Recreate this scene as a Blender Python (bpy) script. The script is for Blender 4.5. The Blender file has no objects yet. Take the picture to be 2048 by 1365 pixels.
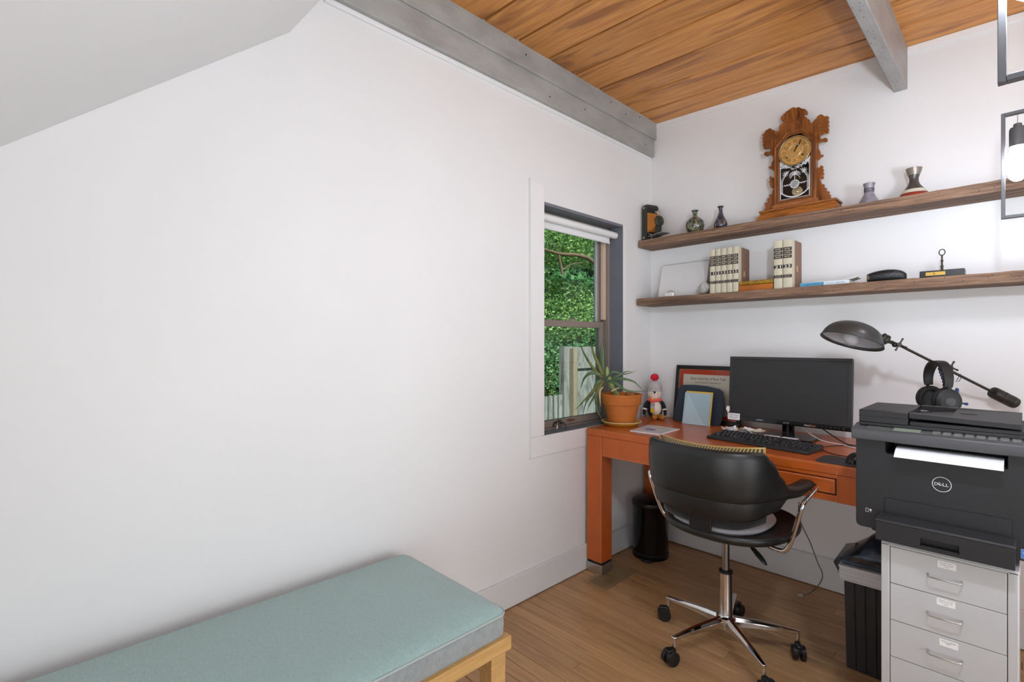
import bpy, bmesh, math, random
from mathutils import Vector, Matrix
R = math.radians
PI = math.pi
rnd = random.Random(7)
S = bpy.context.scene
COL = S.collection

# ---------------------------------------------------------------- camera
FPX, CX, HY = 995.0, 1024.0, 688.0
CAM = Vector((1.659, -2.836, 1.215))
FW = Vector((-.7185, .6955, 0)); RT = Vector((.6955, .7185, 0))
cd = bpy.data.cameras.new('camera'); cam = bpy.data.objects.new('camera', cd); COL.objects.link(cam)
cam.location = CAM; cam.rotation_euler = (R(90), 0, math.atan2(.7185, .6955))
cd.sensor_width = 36; cd.lens = FPX / 2048 * 36; cd.shift_y = (HY - 682.5) / 2048; cd.clip_start = .02; cd.clip_end = 200
S.camera = cam

def P(px, py, X=None, Y=None, Z=None):
    """room point seen at a photo pixel on a plane of the room"""
    r = FW + RT * ((px - CX) / FPX) + Vector((0, 0, (HY - py) / FPX))
    t = (X - CAM.x) / r.x if X is not None else (Y - CAM.y) / r.y if Y is not None else (Z - CAM.z) / r.z
    return CAM + r * t

# ---------------------------------------------------------------- world, sun, area lights, exposure
w = bpy.data.worlds.new('world'); S.world = w; w.use_nodes = True
nt = w.node_tree; bg = nt.nodes['Background']
sky = nt.nodes.new('ShaderNodeTexSky'); sky.sky_type = 'HOSEK_WILKIE'; sky.turbidity = 4; sky.ground_albedo = .35
sky.sun_direction = Vector((.6, -.2, .75)).normalized()
nt.links.new(sky.outputs[0], bg.inputs[0]); bg.inputs[1].default_value = 1.5

def lamp(name, kind, loc, rot, energy, color=(1, 1, 1), size=(1, 1), **k):
    d = bpy.data.lights.new(name, kind); o = bpy.data.objects.new(name, d); COL.objects.link(o)
    o.location = loc; o.rotation_euler = rot; d.energy = energy; d.color = color
    if kind == 'AREA': d.shape = 'RECTANGLE'; d.size, d.size_y = size
    for a, b in k.items(): setattr(d, a, b)
    return o
sun = lamp('sun', 'SUN', (0, 0, 10), (0, 0, 0), 8.0, (1, .96, .88), angle=R(1))
sun.rotation_euler = Vector((.62, -.25, .74)).to_track_quat('Z', 'Y').to_euler()
def aimed(name, loc, target, energy, size, spread=180):
    q = (Vector(loc) - Vector(target)).to_track_quat('Z', 'Y').to_euler()
    return lamp(name, 'AREA', loc, q, energy, (.89, .945, 1), size, spread=R(spread))
aimed('daylight_right', (3.5, -1.2, .8), (.5, -2.4, 2.2), 16, (1.6, 1.4), 110)  # added area fill aimed at the sloped ceiling; no window stands there
aimed('daylight_behind', (1.6, -3.55, .75), (.3, 0, 1.9), 5, (1.8, .9), 70)  # added fill behind the camera, narrowed towards the back left corner
aimed('daylight_low', (3.6, -2.3, .8), (0, -1.3, .3), 26, (1.8, 1.3))  # added low wide fill to lift the baseboard and lower left wall
aimed('skylight', (2.7, -1.7, 2.3), (2.0, -1.6, 0), 5, (1.5, 1.5))  # added overhead fill facing down; the ceiling has no opening here
BULB_STRENGTH = (150.0, 660.0)   # lantern near the wall, lantern near the viewer
S.view_settings.view_transform = 'Standard'; S.view_settings.look = 'None'
S.view_settings.gamma = 1; S.view_settings.exposure = 0.04; S.view_settings.use_curve_mapping = False

# ---------------------------------------------------------------- materials
def lin(c):
    if isinstance(c, str): c = [int(c[i:i + 2], 16) for i in (0, 2, 4)]
    return tuple(((v / 255) / 12.92 if v / 255 <= .04045 else ((v / 255 + .055) / 1.055) ** 2.4) for v in c) + (1,)
MATS = {}
def mat(name, col, rough=.5, metal=0, col2=None, scale=(20, 20, 20), amt=.5, bump=0, bscale=None, coat=0, spec=.5, sheen=0,
        emit=0, trans=0, alpha=1, rand=0, detail=4, space='Object', ior=1.45, dist=0):
    if name in MATS: return MATS[name]
    m = bpy.data.materials.new(name); m.use_nodes = True; n = m.node_tree; b = n.nodes['Principled BSDF']
    b.inputs['Base Color'].default_value = lin(col); b.inputs['Roughness'].default_value = rough
    b.inputs['Metallic'].default_value = metal; b.inputs['Coat Weight'].default_value = coat
    b.inputs['Specular IOR Level'].default_value = spec; b.inputs['Sheen Weight'].default_value = sheen
    b.inputs['Transmission Weight'].default_value = trans; b.inputs['Alpha'].default_value = alpha; b.inputs['IOR'].default_value = ior
    if emit: b.inputs['Emission Color'].default_value = lin(col); b.inputs['Emission Strength'].default_value = emit
    if col2 is not None or bump or rand:
        tc = n.nodes.new('ShaderNodeTexCoord'); mp = n.nodes.new('ShaderNodeMapping'); mp.inputs['Scale'].default_value = scale
        vec = tc.outputs['Object']
        if space == 'World':
            g = n.nodes.new('ShaderNodeNewGeometry'); vec = g.outputs['Position']
        if rand:
            oi = n.nodes.new('ShaderNodeObjectInfo'); ad = n.nodes.new('ShaderNodeVectorMath'); ad.operation = 'MULTIPLY_ADD'
            cb = n.nodes.new('ShaderNodeCombineXYZ')
            for i in range(3): n.links.new(oi.outputs['Random'], cb.inputs[i])
            ad.inputs[1].default_value = (37, 53, 71); n.links.new(cb.outputs[0], ad.inputs[0]); n.links.new(vec, ad.inputs[2]); vec = ad.outputs[0]
        n.links.new(vec, mp.inputs[0])
        nz = n.nodes.new('ShaderNodeTexNoise'); nz.inputs['Scale'].default_value = 1; nz.inputs['Detail'].default_value = detail
        nz.inputs['Distortion'].default_value = dist
        n.links.new(mp.outputs[0], nz.inputs['Vector'])
        if col2 is not None:
            cr = n.nodes.new('ShaderNodeValToRGB'); cr.color_ramp.elements[0].position = .5 - amt / 2; cr.color_ramp.elements[1].position = .5 + amt / 2
            cr.color_ramp.elements[0].color = lin(col2); cr.color_ramp.elements[1].color = lin(col)
            n.links.new(nz.outputs['Fac'], cr.inputs[0]); out = cr.outputs[0]
            if rand:
                hs = n.nodes.new('ShaderNodeHueSaturation'); mr = n.nodes.new('ShaderNodeMapRange')
                mr.inputs[3].default_value = 1 - rand; mr.inputs[4].default_value = 1 + rand
                n.links.new(oi.outputs['Random'], mr.inputs[0]); n.links.new(mr.outputs[0], hs.inputs['Value']); n.links.new(out, hs.inputs['Color']); out = hs.outputs[0]
            n.links.new(out, b.inputs['Base Color'])
        if bump:
            bp = n.nodes.new('ShaderNodeBump'); bp.inputs['Strength'].default_value = bump; bp.inputs['Distance'].default_value = .004
            h = nz
            if bscale:
                mp2 = n.nodes.new('ShaderNodeMapping'); mp2.inputs['Scale'].default_value = bscale; n.links.new(vec, mp2.inputs[0])
                h = n.nodes.new('ShaderNodeTexNoise'); h.inputs['Scale'].default_value = 1; h.inputs['Detail'].default_value = 3; n.links.new(mp2.outputs[0], h.inputs['Vector'])
            n.links.new(h.outputs['Fac'], bp.inputs['Height']); n.links.new(bp.outputs[0], b.inputs['Normal'])
    MATS[name] = m
    return m

def wood(name, a, b_, c, grain=(2, 60, 60), rough=.45, bump=.15, rand=.12, knots=True, coat=0):
    """streaky board: fine grain over broad stains; grain = mapping scale (small along the grain)"""
    m = bpy.data.materials.new(name); m.use_nodes = True; n = m.node_tree; L = n.links; b = n.nodes['Principled BSDF']
    tc = n.nodes.new('ShaderNodeTexCoord'); oi = n.nodes.new('ShaderNodeObjectInfo')
    cb = n.nodes.new('ShaderNodeCombineXYZ')
    for i in range(3): L.new(oi.outputs['Random'], cb.inputs[i])
    ad = n.nodes.new('ShaderNodeVectorMath'); ad.operation = 'MULTIPLY_ADD'; ad.inputs[1].default_value = (31, 47, 59)
    L.new(cb.outputs[0], ad.inputs[0]); L.new(tc.outputs['Object'], ad.inputs[2])
    def noise(sc, det, dist=0):
        mp = n.nodes.new('ShaderNodeMapping'); mp.inputs['Scale'].default_value = sc; L.new(ad.outputs[0], mp.inputs[0])
        z = n.nodes.new('ShaderNodeTexNoise'); z.inputs['Scale'].default_value = 1; z.inputs['Detail'].default_value = det; z.inputs['Distortion'].default_value = dist
        L.new(mp.outputs[0], z.inputs['Vector']); return z.outputs['Fac']
    g1 = noise(grain, 6, .6); g2 = noise(tuple(v * .16 if v > 5 else v * .7 for v in grain), 3, 1.2)
    cr = n.nodes.new('ShaderNodeValToRGB'); e = cr.color_ramp.elements
    e[0].position = .3; e[0].color = lin(b_); e[1].position = .66; e[1].color = lin(a); L.new(g1, cr.inputs[0])
    cr2 = n.nodes.new('ShaderNodeValToRGB'); cr2.color_ramp.elements[0].position = .34; cr2.color_ramp.elements[0].color = (1, 1, 1, 1)
    cr2.color_ramp.elements[1].position = .5; cr2.color_ramp.elements[1].color = (0, 0, 0, 1); L.new(g2, cr2.inputs[0])
    mx = n.nodes.new('ShaderNodeMix'); mx.data_type = 'RGBA'; L.new(cr2.outputs[0], mx.inputs[0]); L.new(cr.outputs[0], mx.inputs[6]); mx.inputs[7].default_value = lin(c)
    hs = n.nodes.new('ShaderNodeHueSaturation'); mr = n.nodes.new('ShaderNodeMapRange'); mr.inputs[3].default_value = 1 - rand; mr.inputs[4].default_value = 1 + rand
    L.new(oi.outputs['Random'], mr.inputs[0]); L.new(mr.outputs[0], hs.inputs['Value']); L.new(mx.outputs[2], hs.inputs['Color'])
    L.new(hs.outputs[0], b.inputs['Base Color']); b.inputs['Roughness'].default_value = rough; b.inputs['Coat Weight'].default_value = coat
    bp = n.nodes.new('ShaderNodeBump'); bp.inputs['Strength'].default_value = bump; bp.inputs['Distance'].default_value = .003
    L.new(g1, bp.inputs['Height']); L.new(bp.outputs[0], b.inputs['Normal'])
    MATS[name] = m
    return m

WALL = mat('white_wall_paint', 'E3E3E2', .6, col2='E0E0DF', scale=(3, 3, 3), space='World', bump=.05, bscale=(90, 90, 90))
TRIM = mat('white_trim_paint', 'E6E6E5', .4)
BASE = mat('baseboard_paint', 'DADBDB', .4)
GREY = mat('grey_beam_paint', 'B0B0AD', .42, col2='949491', scale=(14, 6, 14), bump=.8, bscale=(150, 150, 150), space='World')
GREYL = mat('pale_grey_beam_paint', 'A8A6A3', .5, col2='8F8D8B', scale=(30, 6, 30), bump=.5, bscale=(150, 60, 150), space='World')
CEIL = wood('ceiling_wood', 'D29450', 'B87636', '9A6233', (2.5, 75, 75), .42, .3, .10)
FLOORW = wood('floor_wood', 'BC9468', 'AA8258', 'A07A52', (3, 130, 60), .36, .06, .10)
SHELF = wood('reclaimed_wood', '90715A', '5F4838', '503D30', (7, 130, 130), .75, .9, .05)
OAK = wood('oak_clock_wood', '9A5C28', '6E3C17', '5E3010', (110, 110, 14), .35, .4, .03)
OAKX = wood('oak_base_wood', 'A4642C', '74411A', '64340F', (14, 110, 110), .35, .4, .03)
PINE = wood('pine_wood', 'CDA468', 'B98F55', 'B08548', (60, 4, 60), .5, .1, .02)
FENCEW = wood('weathered_board', '8E9292', '6E7272', '5C605E', (60, 60, 4), .8, .3, .12)  # weathered grey, darkened further in the colour to stand in for shade
DESK = mat('cognac_leather', 'C2601F', .3, col2='B2521A', scale=(9, 9, 9), bump=.12, bscale=(260, 260, 260), coat=.25)
STITCH = mat('pale_stitching', 'C98A5E', .6)
BLACKL = mat('black_leather', '1B1B1A', .36, bump=.1, bscale=(400, 400, 400), col2='171716', coat=.0, spec=.55)
CHROME = mat('chrome', 'D9D9D9', .08, 1)
STEEL = mat('brushed_steel', 'C4C2BF', .32, 1, bump=.1, bscale=(300, 20, 20))
BLK = mat('black_plastic', '1A1A1B', .35)
BLKM = mat('matte_black_plastic', '2B2C2E', .5, bump=.15, bscale=(900, 900, 900))
PRN = mat('printer_black', '1D1D1F', .48, bump=.12, bscale=(700, 700, 700))
PRNG = mat('printer_grey', '4A4B4E', .42)
CABM = mat('grey_cabinet_enamel', 'B9B9B9', .35)
SHADOWGAP = mat('dark_gap', '101010', .8)
PAPER = mat('white_paper', 'F2F2F4', .7)
GLASS = mat('window_glass', 'EFF8F4', .0, trans=1, ior=1.25, spec=.5)
BROWNV = mat('brown_window_vinyl', '8A7D74', .4)
BEIGEV = mat('beige_window_track', 'CDB9A4', .4)
SLATE = mat('slate_window_paint', '74777F', .45, col2='6C6F78', scale=(20, 20, 20))

# ---------------------------------------------------------------- mesh builder
class B:
    def __init__(s): s.v = []; s.f = []
    def add(s, vs, fs):
        k = len(s.v); s.v += [tuple(x) for x in vs]; s.f += [tuple(i + k for i in f) for f in fs]; return s
    def box(s, x0, x1, y0, y1, z0, z1, M=None):
        vs = [Vector((x, y, z)) for x in (x0, x1) for y in (y0, y1) for z in (z0, z1)]
        if M is not None: vs = [M @ v for v in vs]
        return s.add(vs, [(0, 1, 3, 2), (4, 6, 7, 5), (0, 4, 5, 1), (2, 3, 7, 6), (0, 2, 6, 4), (1, 5, 7, 3)])
    def rings(s, rings, cap=True, closed=False):
        k = len(s.v); n = len(rings[0]); fs = []
        for r in rings: s.v += [tuple(x) for x in r]
        m = len(rings); rr = m if closed else m - 1
        for i in range(rr):
            for j in range(n):
                a = k + i * n + j; b = k + i * n + (j + 1) % n; c = k + ((i + 1) % m) * n + (j + 1) % n; d = k + ((i + 1) % m) * n + j
                fs.append((a, b, c, d))
        if cap and not closed: fs.append(tuple(range(k + n - 1, k - 1, -1))); fs.append(tuple(range(k + (m - 1) * n, k + m * n)))
        s.f += fs; return s
    def cyl(s, p0, p1, r0, r1=None, seg=20, cap=True):
        if r1 is None: r1 = r0
        return s.tube([p0, p1], [r0, r1], seg, cap)
    def tube(s, pts, r, seg=10, cap=True, closed=False, flat=1.0, up=None):
        pts = [Vector(p) for p in pts]; m = len(pts)
        if not hasattr(r, '__len__'): r = [r] * m
        if len(r) != m: r = [r[min(int(i / max(m - 1, 1) * (len(r) - 1) + .5), len(r) - 1)] for i in range(m)]
        rs = []; pn = None
        for i, p in enumerate(pts):
            if closed: t = pts[(i + 1) % m] - pts[i - 1]
            else: t = pts[min(i + 1, m - 1)] - pts[max(i - 1, 0)]
            t.normalize()
            if pn is None:
                u = Vector(up) if up else (Vector((0, 0, 1)) if abs(t.z) < .9 else Vector((1, 0, 0)))
                pn = (u - t * u.dot(t)).normalized()
            else: pn = (pn - t * pn.dot(t)).normalized()
            bn = t.cross(pn)
            rs.append([p + (pn * math.cos(2 * PI * j / seg) * flat + bn * math.sin(2 * PI * j / seg)) * r[i] for j in range(seg)])
        return s.rings(rs, cap, closed)
    def lathe(s, prof, c=(0, 0, 0), seg=32, M=None, sx=1, sy=1, cap=True):
        rs = []
        for r, z in prof:
            ring = [Vector((c[0] + r * sx * math.cos(2 * PI * j / seg), c[1] + r * sy * math.sin(2 * PI * j / seg), c[2] + z)) for j in range(seg)]
            if M is not None: ring = [M @ v for v in ring]
            rs.append(ring)
        return s.rings(rs, cap)
    def ball(s, c, r, seg=20, n=12, M=None):
        if not hasattr(r, '__len__'): r = (r, r, r)
        rs = []
        for i in range(n + 1):
            a = -PI / 2 + PI * i / n; a = max(min(a, PI / 2 - .02), -PI / 2 + .02)
            ring = [Vector((r[0] * math.cos(a) * math.cos(2 * PI * j / seg), r[1] * math.cos(a) * math.sin(2 * PI * j / seg), r[2] * math.sin(a))) for j in range(seg)]
            rs.append([(M @ v if M is not None else v) + Vector(c) for v in ring])
        return s.rings(rs, True)
    def prism(s, poly, d, to=lambda a, b, t: (a, t, b), t0=0):
        """poly in (a,b); extruded along t from t0 by d"""
        n = len(poly); k = len(s.v)
        s.v += [tuple(to(a, b, t0)) for a, b in poly] + [tuple(to(a, b, t0 + d)) for a, b in poly]
        s.f.append(tuple(range(k, k + n))); s.f.append(tuple(range(k + 2 * n - 1, k + n - 1, -1)))
        for i in range(n): j = (i + 1) % n; s.f.append((k + i, k + n + i, k + n + j, k + j))
        return s
    def sheet(s, fn, nu, nv, th=None):
        """fn(u,v)->(point, normal) grid; th thickness along -normal"""
        top = []; bot = []
        for i in range(nu + 1):
            for j in range(nv + 1):
                p, nn = fn(i / nu, j / nv); p = Vector(p); t = th(i / nu, j / nv) if callable(th) else th
                top.append(p); bot.append(p - Vector(nn) * t)
        k = len(s.v); n = len(top); s.v += [tuple(x) for x in top + bot]; W = nv + 1
        for i in range(nu):
            for j in range(nv):
                a = k + i * W + j; s.f.append((a, a + W, a + W + 1, a + 1)); a += n; s.f.append((a, a + 1, a + W + 1, a + W))
        def edge(l):
            for a, b in zip(l, l[1:]): s.f.append((k + a, k + b, k + b + n, k + a + n))
        edge([j for j in range(W)]); edge([nu * W + j for j in range(W - 1, -1, -1)])
        edge([i * W for i in range(nu, -1, -1)]); edge([i * W + nv for i in range(nu + 1)])
        return s
    def mesh(s, name, smooth=35):
        me = bpy.data.meshes.new(name); me.from_pydata(s.v, [], s.f)
        bm = bmesh.new(); bm.from_mesh(me); bmesh.ops.recalc_face_normals(bm, faces=bm.faces); bm.to_mesh(me); bm.free()
        if smooth: me.shade_smooth(); me.set_sharp_from_angle(angle=R(smooth))
        me.name = name
        return me
    def obj(s, name, m, parent=None, bev=0, seg=2, smooth=35, sub=0, label=None):
        o = bpy.data.objects.new(name, s.mesh(name, smooth)); COL.objects.link(o)
        if m is not None: o.data.materials.append(m)
        if parent is not None: o.parent = parent
        if bev:
            md = o.modifiers.new('bevel', 'BEVEL'); md.width = bev; md.segments = seg; md.limit_method = 'ANGLE'; md.angle_limit = R(35)
            md.harden_normals = False
        if sub:
            md = o.modifiers.new('sub', 'SUBSURF'); md.levels = sub; md.render_levels = sub
        if label: o['label'] = label
        return o

def thing(name, label, cat, loc=(0, 0, 0), rz=0, group=None):
    o = bpy.data.objects.new(name, None); COL.objects.link(o); o.empty_display_size = .05
    o.location = loc; o.rotation_euler = (0, 0, rz)
    return tag(o, label, cat, group)
def tag(o, label, cat, group=None):
    o['label'] = label; o['category'] = cat
    if group: o['group'] = group
    return o
def struct(o): o['kind'] = 'structure'; return o
def sempty(name):
    o = bpy.data.objects.new(name, None); COL.objects.link(o); return struct(o)
def move(o, loc): o.location = loc; return o
def text(name, s, width, height, M, m, parent, depth=.0003, space=1.0):
    """lettering fitted into width x height, centred at the origin of matrix M (x right, y up)"""
    c = bpy.data.curves.new(name, 'FONT'); c.body = s; c.extrude = .02; c.align_x = 'CENTER'; c.space_character = space; c.resolution_u = 2
    t = bpy.data.objects.new(name, c); COL.objects.link(t)
    dg = bpy.context.evaluated_depsgraph_get(); me = bpy.data.meshes.new_from_object(t.evaluated_get(dg))
    bpy.data.objects.remove(t); bpy.data.curves.remove(c)
    xs = [v.co.x for v in me.vertices]; ys = [v.co.y for v in me.vertices]
    w0, w1, h0, h1 = min(xs), max(xs), min(ys), max(ys)
    sx = width / (w1 - w0); sy = height / (h1 - h0)
    for v in me.vertices: v.co = M @ Vector(((v.co.x - (w0 + w1) / 2) * sx, (v.co.y - (h0 + h1) / 2) * sy, v.co.z / .02 * depth))
    o = bpy.data.objects.new(name, me); COL.objects.link(o); me.materials.clear(); me.materials.append(m); o.parent = parent
    return o
def facing(loc, tilt=0, yaw=0):
    """matrix for print on a face that looks towards -Y (tilted back by tilt)"""
    return Matrix.Translation(loc) @ Matrix.Rotation(yaw, 4, 'Z') @ Matrix.Rotation(R(90) - tilt, 4, 'X')
def arc(c, r, a0, a1, n): return [(c[0] + r * math.cos(a0 + (a1 - a0) * i / n), c[1] + r * math.sin(a0 + (a1 - a0) * i / n)) for i in range(n + 1)]
def rrect(x0, x1, y0, y1, r, n=5):
    p = []
    for cx, cy, a in ((x1 - r, y0 + r, -PI / 2), (x1 - r, y1 - r, 0), (x0 + r, y1 - r, PI / 2), (x0 + r, y0 + r, PI)): p += arc((cx, cy), r, a, a + PI / 2, n)
    return p
def smoothpts(pts, n=6, floor=None):
    pts = [Vector(p) for p in pts]; out = []
    if floor is not None:
        for p in pts: p.z = max(p.z, floor)
    for i in range(len(pts) - 1):
        p0 = pts[max(i - 1, 0)]; p1 = pts[i]; p2 = pts[i + 1]; p3 = pts[min(i + 2, len(pts) - 1)]
        for k in range(n):
            t = k / n
            out.append(.5 * ((2 * p1) + (p2 - p0) * t + (2 * p0 - 5 * p1 + 4 * p2 - p3) * t * t + (3 * p1 - p0 - 3 * p2 + p3) * t ** 3))
    out.append(pts[-1]); return out
def interp(x, xs, ys):
    if x <= xs[0]: return ys[0]
    for a, b, c, d in zip(xs, xs[1:], ys, ys[1:]):
        if x <= b: t = (x - a) / (b - a); t = t * t * (3 - 2 * t); return c + (d - c) * t
    return ys[-1]

XR = 3.75      # right wall
YF = -3.75     # knee wall behind the camera
CZ = lambda x: 2.603 - .042 * x   # ceiling height
# ================================================================ STRUCTURE
# --- floor of narrow planks
fl = sempty('floor')
B().box(-.1, XR, YF, .1, -.12, -.014).obj('subfloor', SHADOWGAP, fl)
pw = .0605; r = 0; y = 0.0
while y > YF:
    x = 0.0; first = True
    while x < XR:
        L = rnd.uniform(.9, 1.7)
        if first: L = rnd.uniform(.3, 1.5); first = False
        x1 = min(x + L, XR)
        if XR - x1 < .25: x1 = XR
        B().box(x + .0006, x1 - .0006, -pw / 2 + .0009, pw / 2 - .0009, -.013, 0).obj('floor_plank', FLOORW, fl, bev=.0009, seg=1).location = (0, y - pw / 2, 0)
        x = x1
    y -= pw
# --- wall left with the window opening y -1.013..-.318, z .761..1.907
WY0, WY1, WZ0, WZ1 = -1.013, -.318, .761, 1.907
b = B()
b.box(-.12, 0, YF, WY0, 0, 2.75).box(-.12, 0, WY1, .1, 0, 2.75).box(-.12, 0, WY0, WY1, 0, WZ0).box(-.12, 0, WY0, WY1, WZ1, 2.75)
struct(b.obj('wall_left', WALL))
struct(B().box(0, XR, 0, .1, 0, 2.75).obj('wall_back', WALL))
struct(B().box(XR, XR + .1, YF, .1, 0, 2.75).obj('wall_right', WALL))
struct(B().box(-.12, XR + .1, YF - .1, YF, 0, 1.1).obj('wall_front', WALL))
sl = [(-3.75, .944), (-2.232, 2.225), (-2.133, 2.377), (-1.98, 2.62), (-1.98, 2.8), (-3.75, 2.8)]
struct(B().prism(sl, XR, lambda a, b_, t: (t, a, b_)).obj('wall_sloped', WALL))
# --- plank ceiling
ce = sempty('ceiling')
B().prism([(-.1, 2.64), (XR + .1, 2.64 - .042 * XR), (XR + .1, 2.85), (-.1, 2.85)], 2.2, lambda a, b_, t: (a, t, b_), -2.1).obj('ceiling_deck', SHADOWGAP, ce)
cw = .206
for i in range(11):
    y1 = .0 - i * cw; y0 = y1 - cw + .010
    bb = B(); zz = rnd.uniform(-.0015, .0015)
    bb.prism([(0, CZ(0) + zz), (XR, CZ(XR) + zz), (XR, CZ(XR) + .02 + zz), (0, CZ(0) + .02 + zz)], cw - .010, lambda a, b_, t: (a, t, b_), -(cw - .010) / 2)
    bb.obj('ceiling_plank', CEIL, ce, bev=.002, seg=1).location = (0, (y0 + y1) / 2, 0)
# --- beams
t1 = sempty('trim_1')
B().box(0, .042, -2.05, -.004, 2.497, 2.612).obj('upper_beam_board', GREY, t1, bev=.003)
B().box(0, .031, -2.1, -.012, 2.393, 2.499).obj('lower_beam_board', GREY, t1, bev=.003)
for yy, zz in ((-.35, 2.55), (-.72, 2.46), (-1.18, 2.56), (-.12, 2.44), (-.5, 2.57), (-1.0, 2.43), (-.2, 2.58)):
    X = .0425 if zz > 2.5 else .0315
    B().cyl((X - .002, yy, zz), (X + .0005, yy, zz), .004, seg=8).obj('nail_hole', SHADOWGAP, t1)
struct(B().box(0, .012, -2.12, -.004, 2.375, 2.393).obj('trim_2', TRIM, bev=.002))
t3 = sempty('trim_3')
B().box(1.241, 1.289, -2.0, -.004, 2.36, 2.56).obj('beam_timber', GREYL, t3, bev=.003)
for k in range(34):
    yy = rnd.uniform(-.9, -.05); xx = rnd.uniform(1.246, 1.284)
    B().cyl((xx, yy, 2.3595), (xx, yy, 2.362), rnd.uniform(.0008, .0022), seg=6).obj('wormhole', SHADOWGAP, t3)
# crown strip under the planks on the back wall
struct(B().prism([(.0, CZ(0)), (XR, CZ(XR)), (XR, CZ(XR) - .03), (0, CZ(0) - .03)], .008, lambda a, b_, t: (a, t, b_), -.008).obj('trim_4', TRIM, bev=.002))
# baseboards
struct(B().box(0, .016, YF, -.018, .004, .135).obj('baseboard_left', BASE, bev=.003))
struct(B().box(.0, XR, -.018, 0, .004, .157).obj('baseboard_back', BASE, bev=.003))

# ================================================================ WINDOW
wn = sempty('window_1')
cz0, cz1 = .663, 1.995
# casing boards
B().box(0, .006, -1.112, WY0, cz0 + .1, 2.0).obj('side_casing', TRIM, wn, bev=.0015)
B().box(0, .006, -1.112, -.30, cz0, WZ0).obj('bottom_casing', TRIM, wn, bev=.0015)
B().box(0, .006, WY1, -.286, WZ0, WZ1 + .004).obj('side_casing', TRIM, wn, bev=.0015)
B().box(0, .009, -1.119, -1.112, .66, 2.01).obj('edge_strip', BASE, wn, bev=.001)
# reveal lining
B().box(-.12, .0005, WY1 - .003, WY1 + .012, WZ0, WZ1).obj('jamb_lining', SLATE, wn)
B().box(-.12, .0005, WY0 - .012, WY0 + .003, WZ0, WZ1).obj('jamb_lining', SLATE, wn)
B().box(-.12, .0005, WY0, WY1, WZ1 - .003, WZ1 + .012).obj('head_lining', SLATE, wn)
B().box(-.13, .001, WY0, WY1, WZ0 - .02, WZ0 + .002).obj('window_stool', SLATE, wn, bev=.002)
# vinyl frame: outer frame + tracks
xo0, xo1 = -.17, -.09
fr = B()
fr.box(xo0, xo1, WY1 - .018, WY1, WZ0, WZ1).box(xo0, xo1, WY0, WY0 + .018, WZ0, WZ1).box(xo0, xo1, WY0, WY1, WZ1 - .02, WZ1).box(xo0, xo1, WY0, WY1, WZ0 - .01, WZ0 + .008)
fr.obj('window_frame', BROWNV, wn, bev=.0015)
B().box(-.128, -.108, WY1 - .045, WY1 - .018, 1.36, WZ1 - .02).obj('balance_track', BEIGEV, wn, bev=.001)
B().box(-.125, -.11, WY1 - .028, WY1 - .024, 1.36, WZ1 - .02).obj('track_groove', BROWNV, wn)
# lower sash (inner)
ls = B(); a0, a1 = WY0 + .018, WY1 - .055; sx0, sx1 = -.13, -.10
ls.box(sx0, sx1, a0, a0 + .032, .77, 1.345).box(sx0, sx1, a1 - .028, a1, .77, 1.345).box(sx0, sx1, a0 + .032, a1 - .028, .77, .806).box(sx0, sx1 + .004, a0 + .032, a1 - .028, 1.308, 1.343)
lso = ls.obj('lower_sash', BROWNV, wn, bev=.002)
B().box(-.118, -.114, a0 + .03, a1 - .026, .80, 1.31).obj('glass_pane', GLASS, lso)
# upper sash (outer) with pale inner stile
us = B(); sx0, sx1 = -.165, -.135
us.box(sx0, sx1, WY0 + .02, WY0 + .05, 1.33, 1.885).box(sx0, sx1, WY1 - .066, WY1 - .03, 1.33, 1.885).box(sx0, sx1, WY0 + .05, WY1 - .066, 1.855, 1.885).box(sx0, sx1, WY0 + .05, WY1 - .066, 1.32, 1.343)
uso = us.obj('upper_sash', BROWNV, wn, bev=.002)
B().box(-.152, -.148, WY0 + .05, WY1 - .066, 1.34, 1.86).obj('glass_pane', GLASS, uso)
B().box(-.155, -.137, WY1 - .073, WY1 - .065, 1.34, 1.86).obj('glazing_bead', mat('pale_bead', 'B9C2C8', .4), uso)
# latch on meeting rail
lt = B(); lt.lathe([(.018, 0), (.018, .004), (.009, .01), (.004, .014)], (-.112, -.665, 1.343), 16, sx=.6, sy=1)
lt.tube([(-.112, -.665, 1.352), (-.1, -.65, 1.354), (-.095, -.635, 1.35)], [.004, .004, .003], 8)
lt.obj('sash_latch', BROWNV, wn)
lf = B().box(-.1, -.086, -.71, -.66, .79, .797).obj('lift_clip', mat('brown_clip', '7A4A28', .5), wn, bev=.001)
# exterior reveal (house siding thickness)
ex = B(); ex.box(-.2, -.17, WY0 - .05, WY0, WZ0 - .05, WZ1 + .05).box(-.2, -.17, WY1, WY1 + .05, WZ0 - .05, WZ1 + .05)
ex.obj('outer_casing', mat('outer_casing_paint', 'A9B4BC', .6), wn)

# roller blind
rb = thing('roller_blind', 'white roller blind rolled up at the top of the window', 'blind', (-.045, 0, 1.86))
B().cyl((0, WY0 + .008, 0), (0, WY1 - .012, 0), .020, seg=24).obj('roller_tube', TRIM, rb)
B().cyl((0, WY1 - .012, 0), (0, WY1 - .004, 0), .012, seg=16).obj('bracket', TRIM, rb)
B().cyl((0, WY0 + .004, 0), (0, WY0 + .008, 0), .012, seg=16).obj('bracket', TRIM, rb)
B().box(-.021, -.018, WY0 + .012, WY1 - .045, -.045, 0).obj('blind_cloth', TRIM, rb)
B().cyl((-.0195, WY0 + .012, -.046), (-.0195, WY1 - .045, -.046), .006, seg=12).obj('hem_bar', TRIM, rb)

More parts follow.
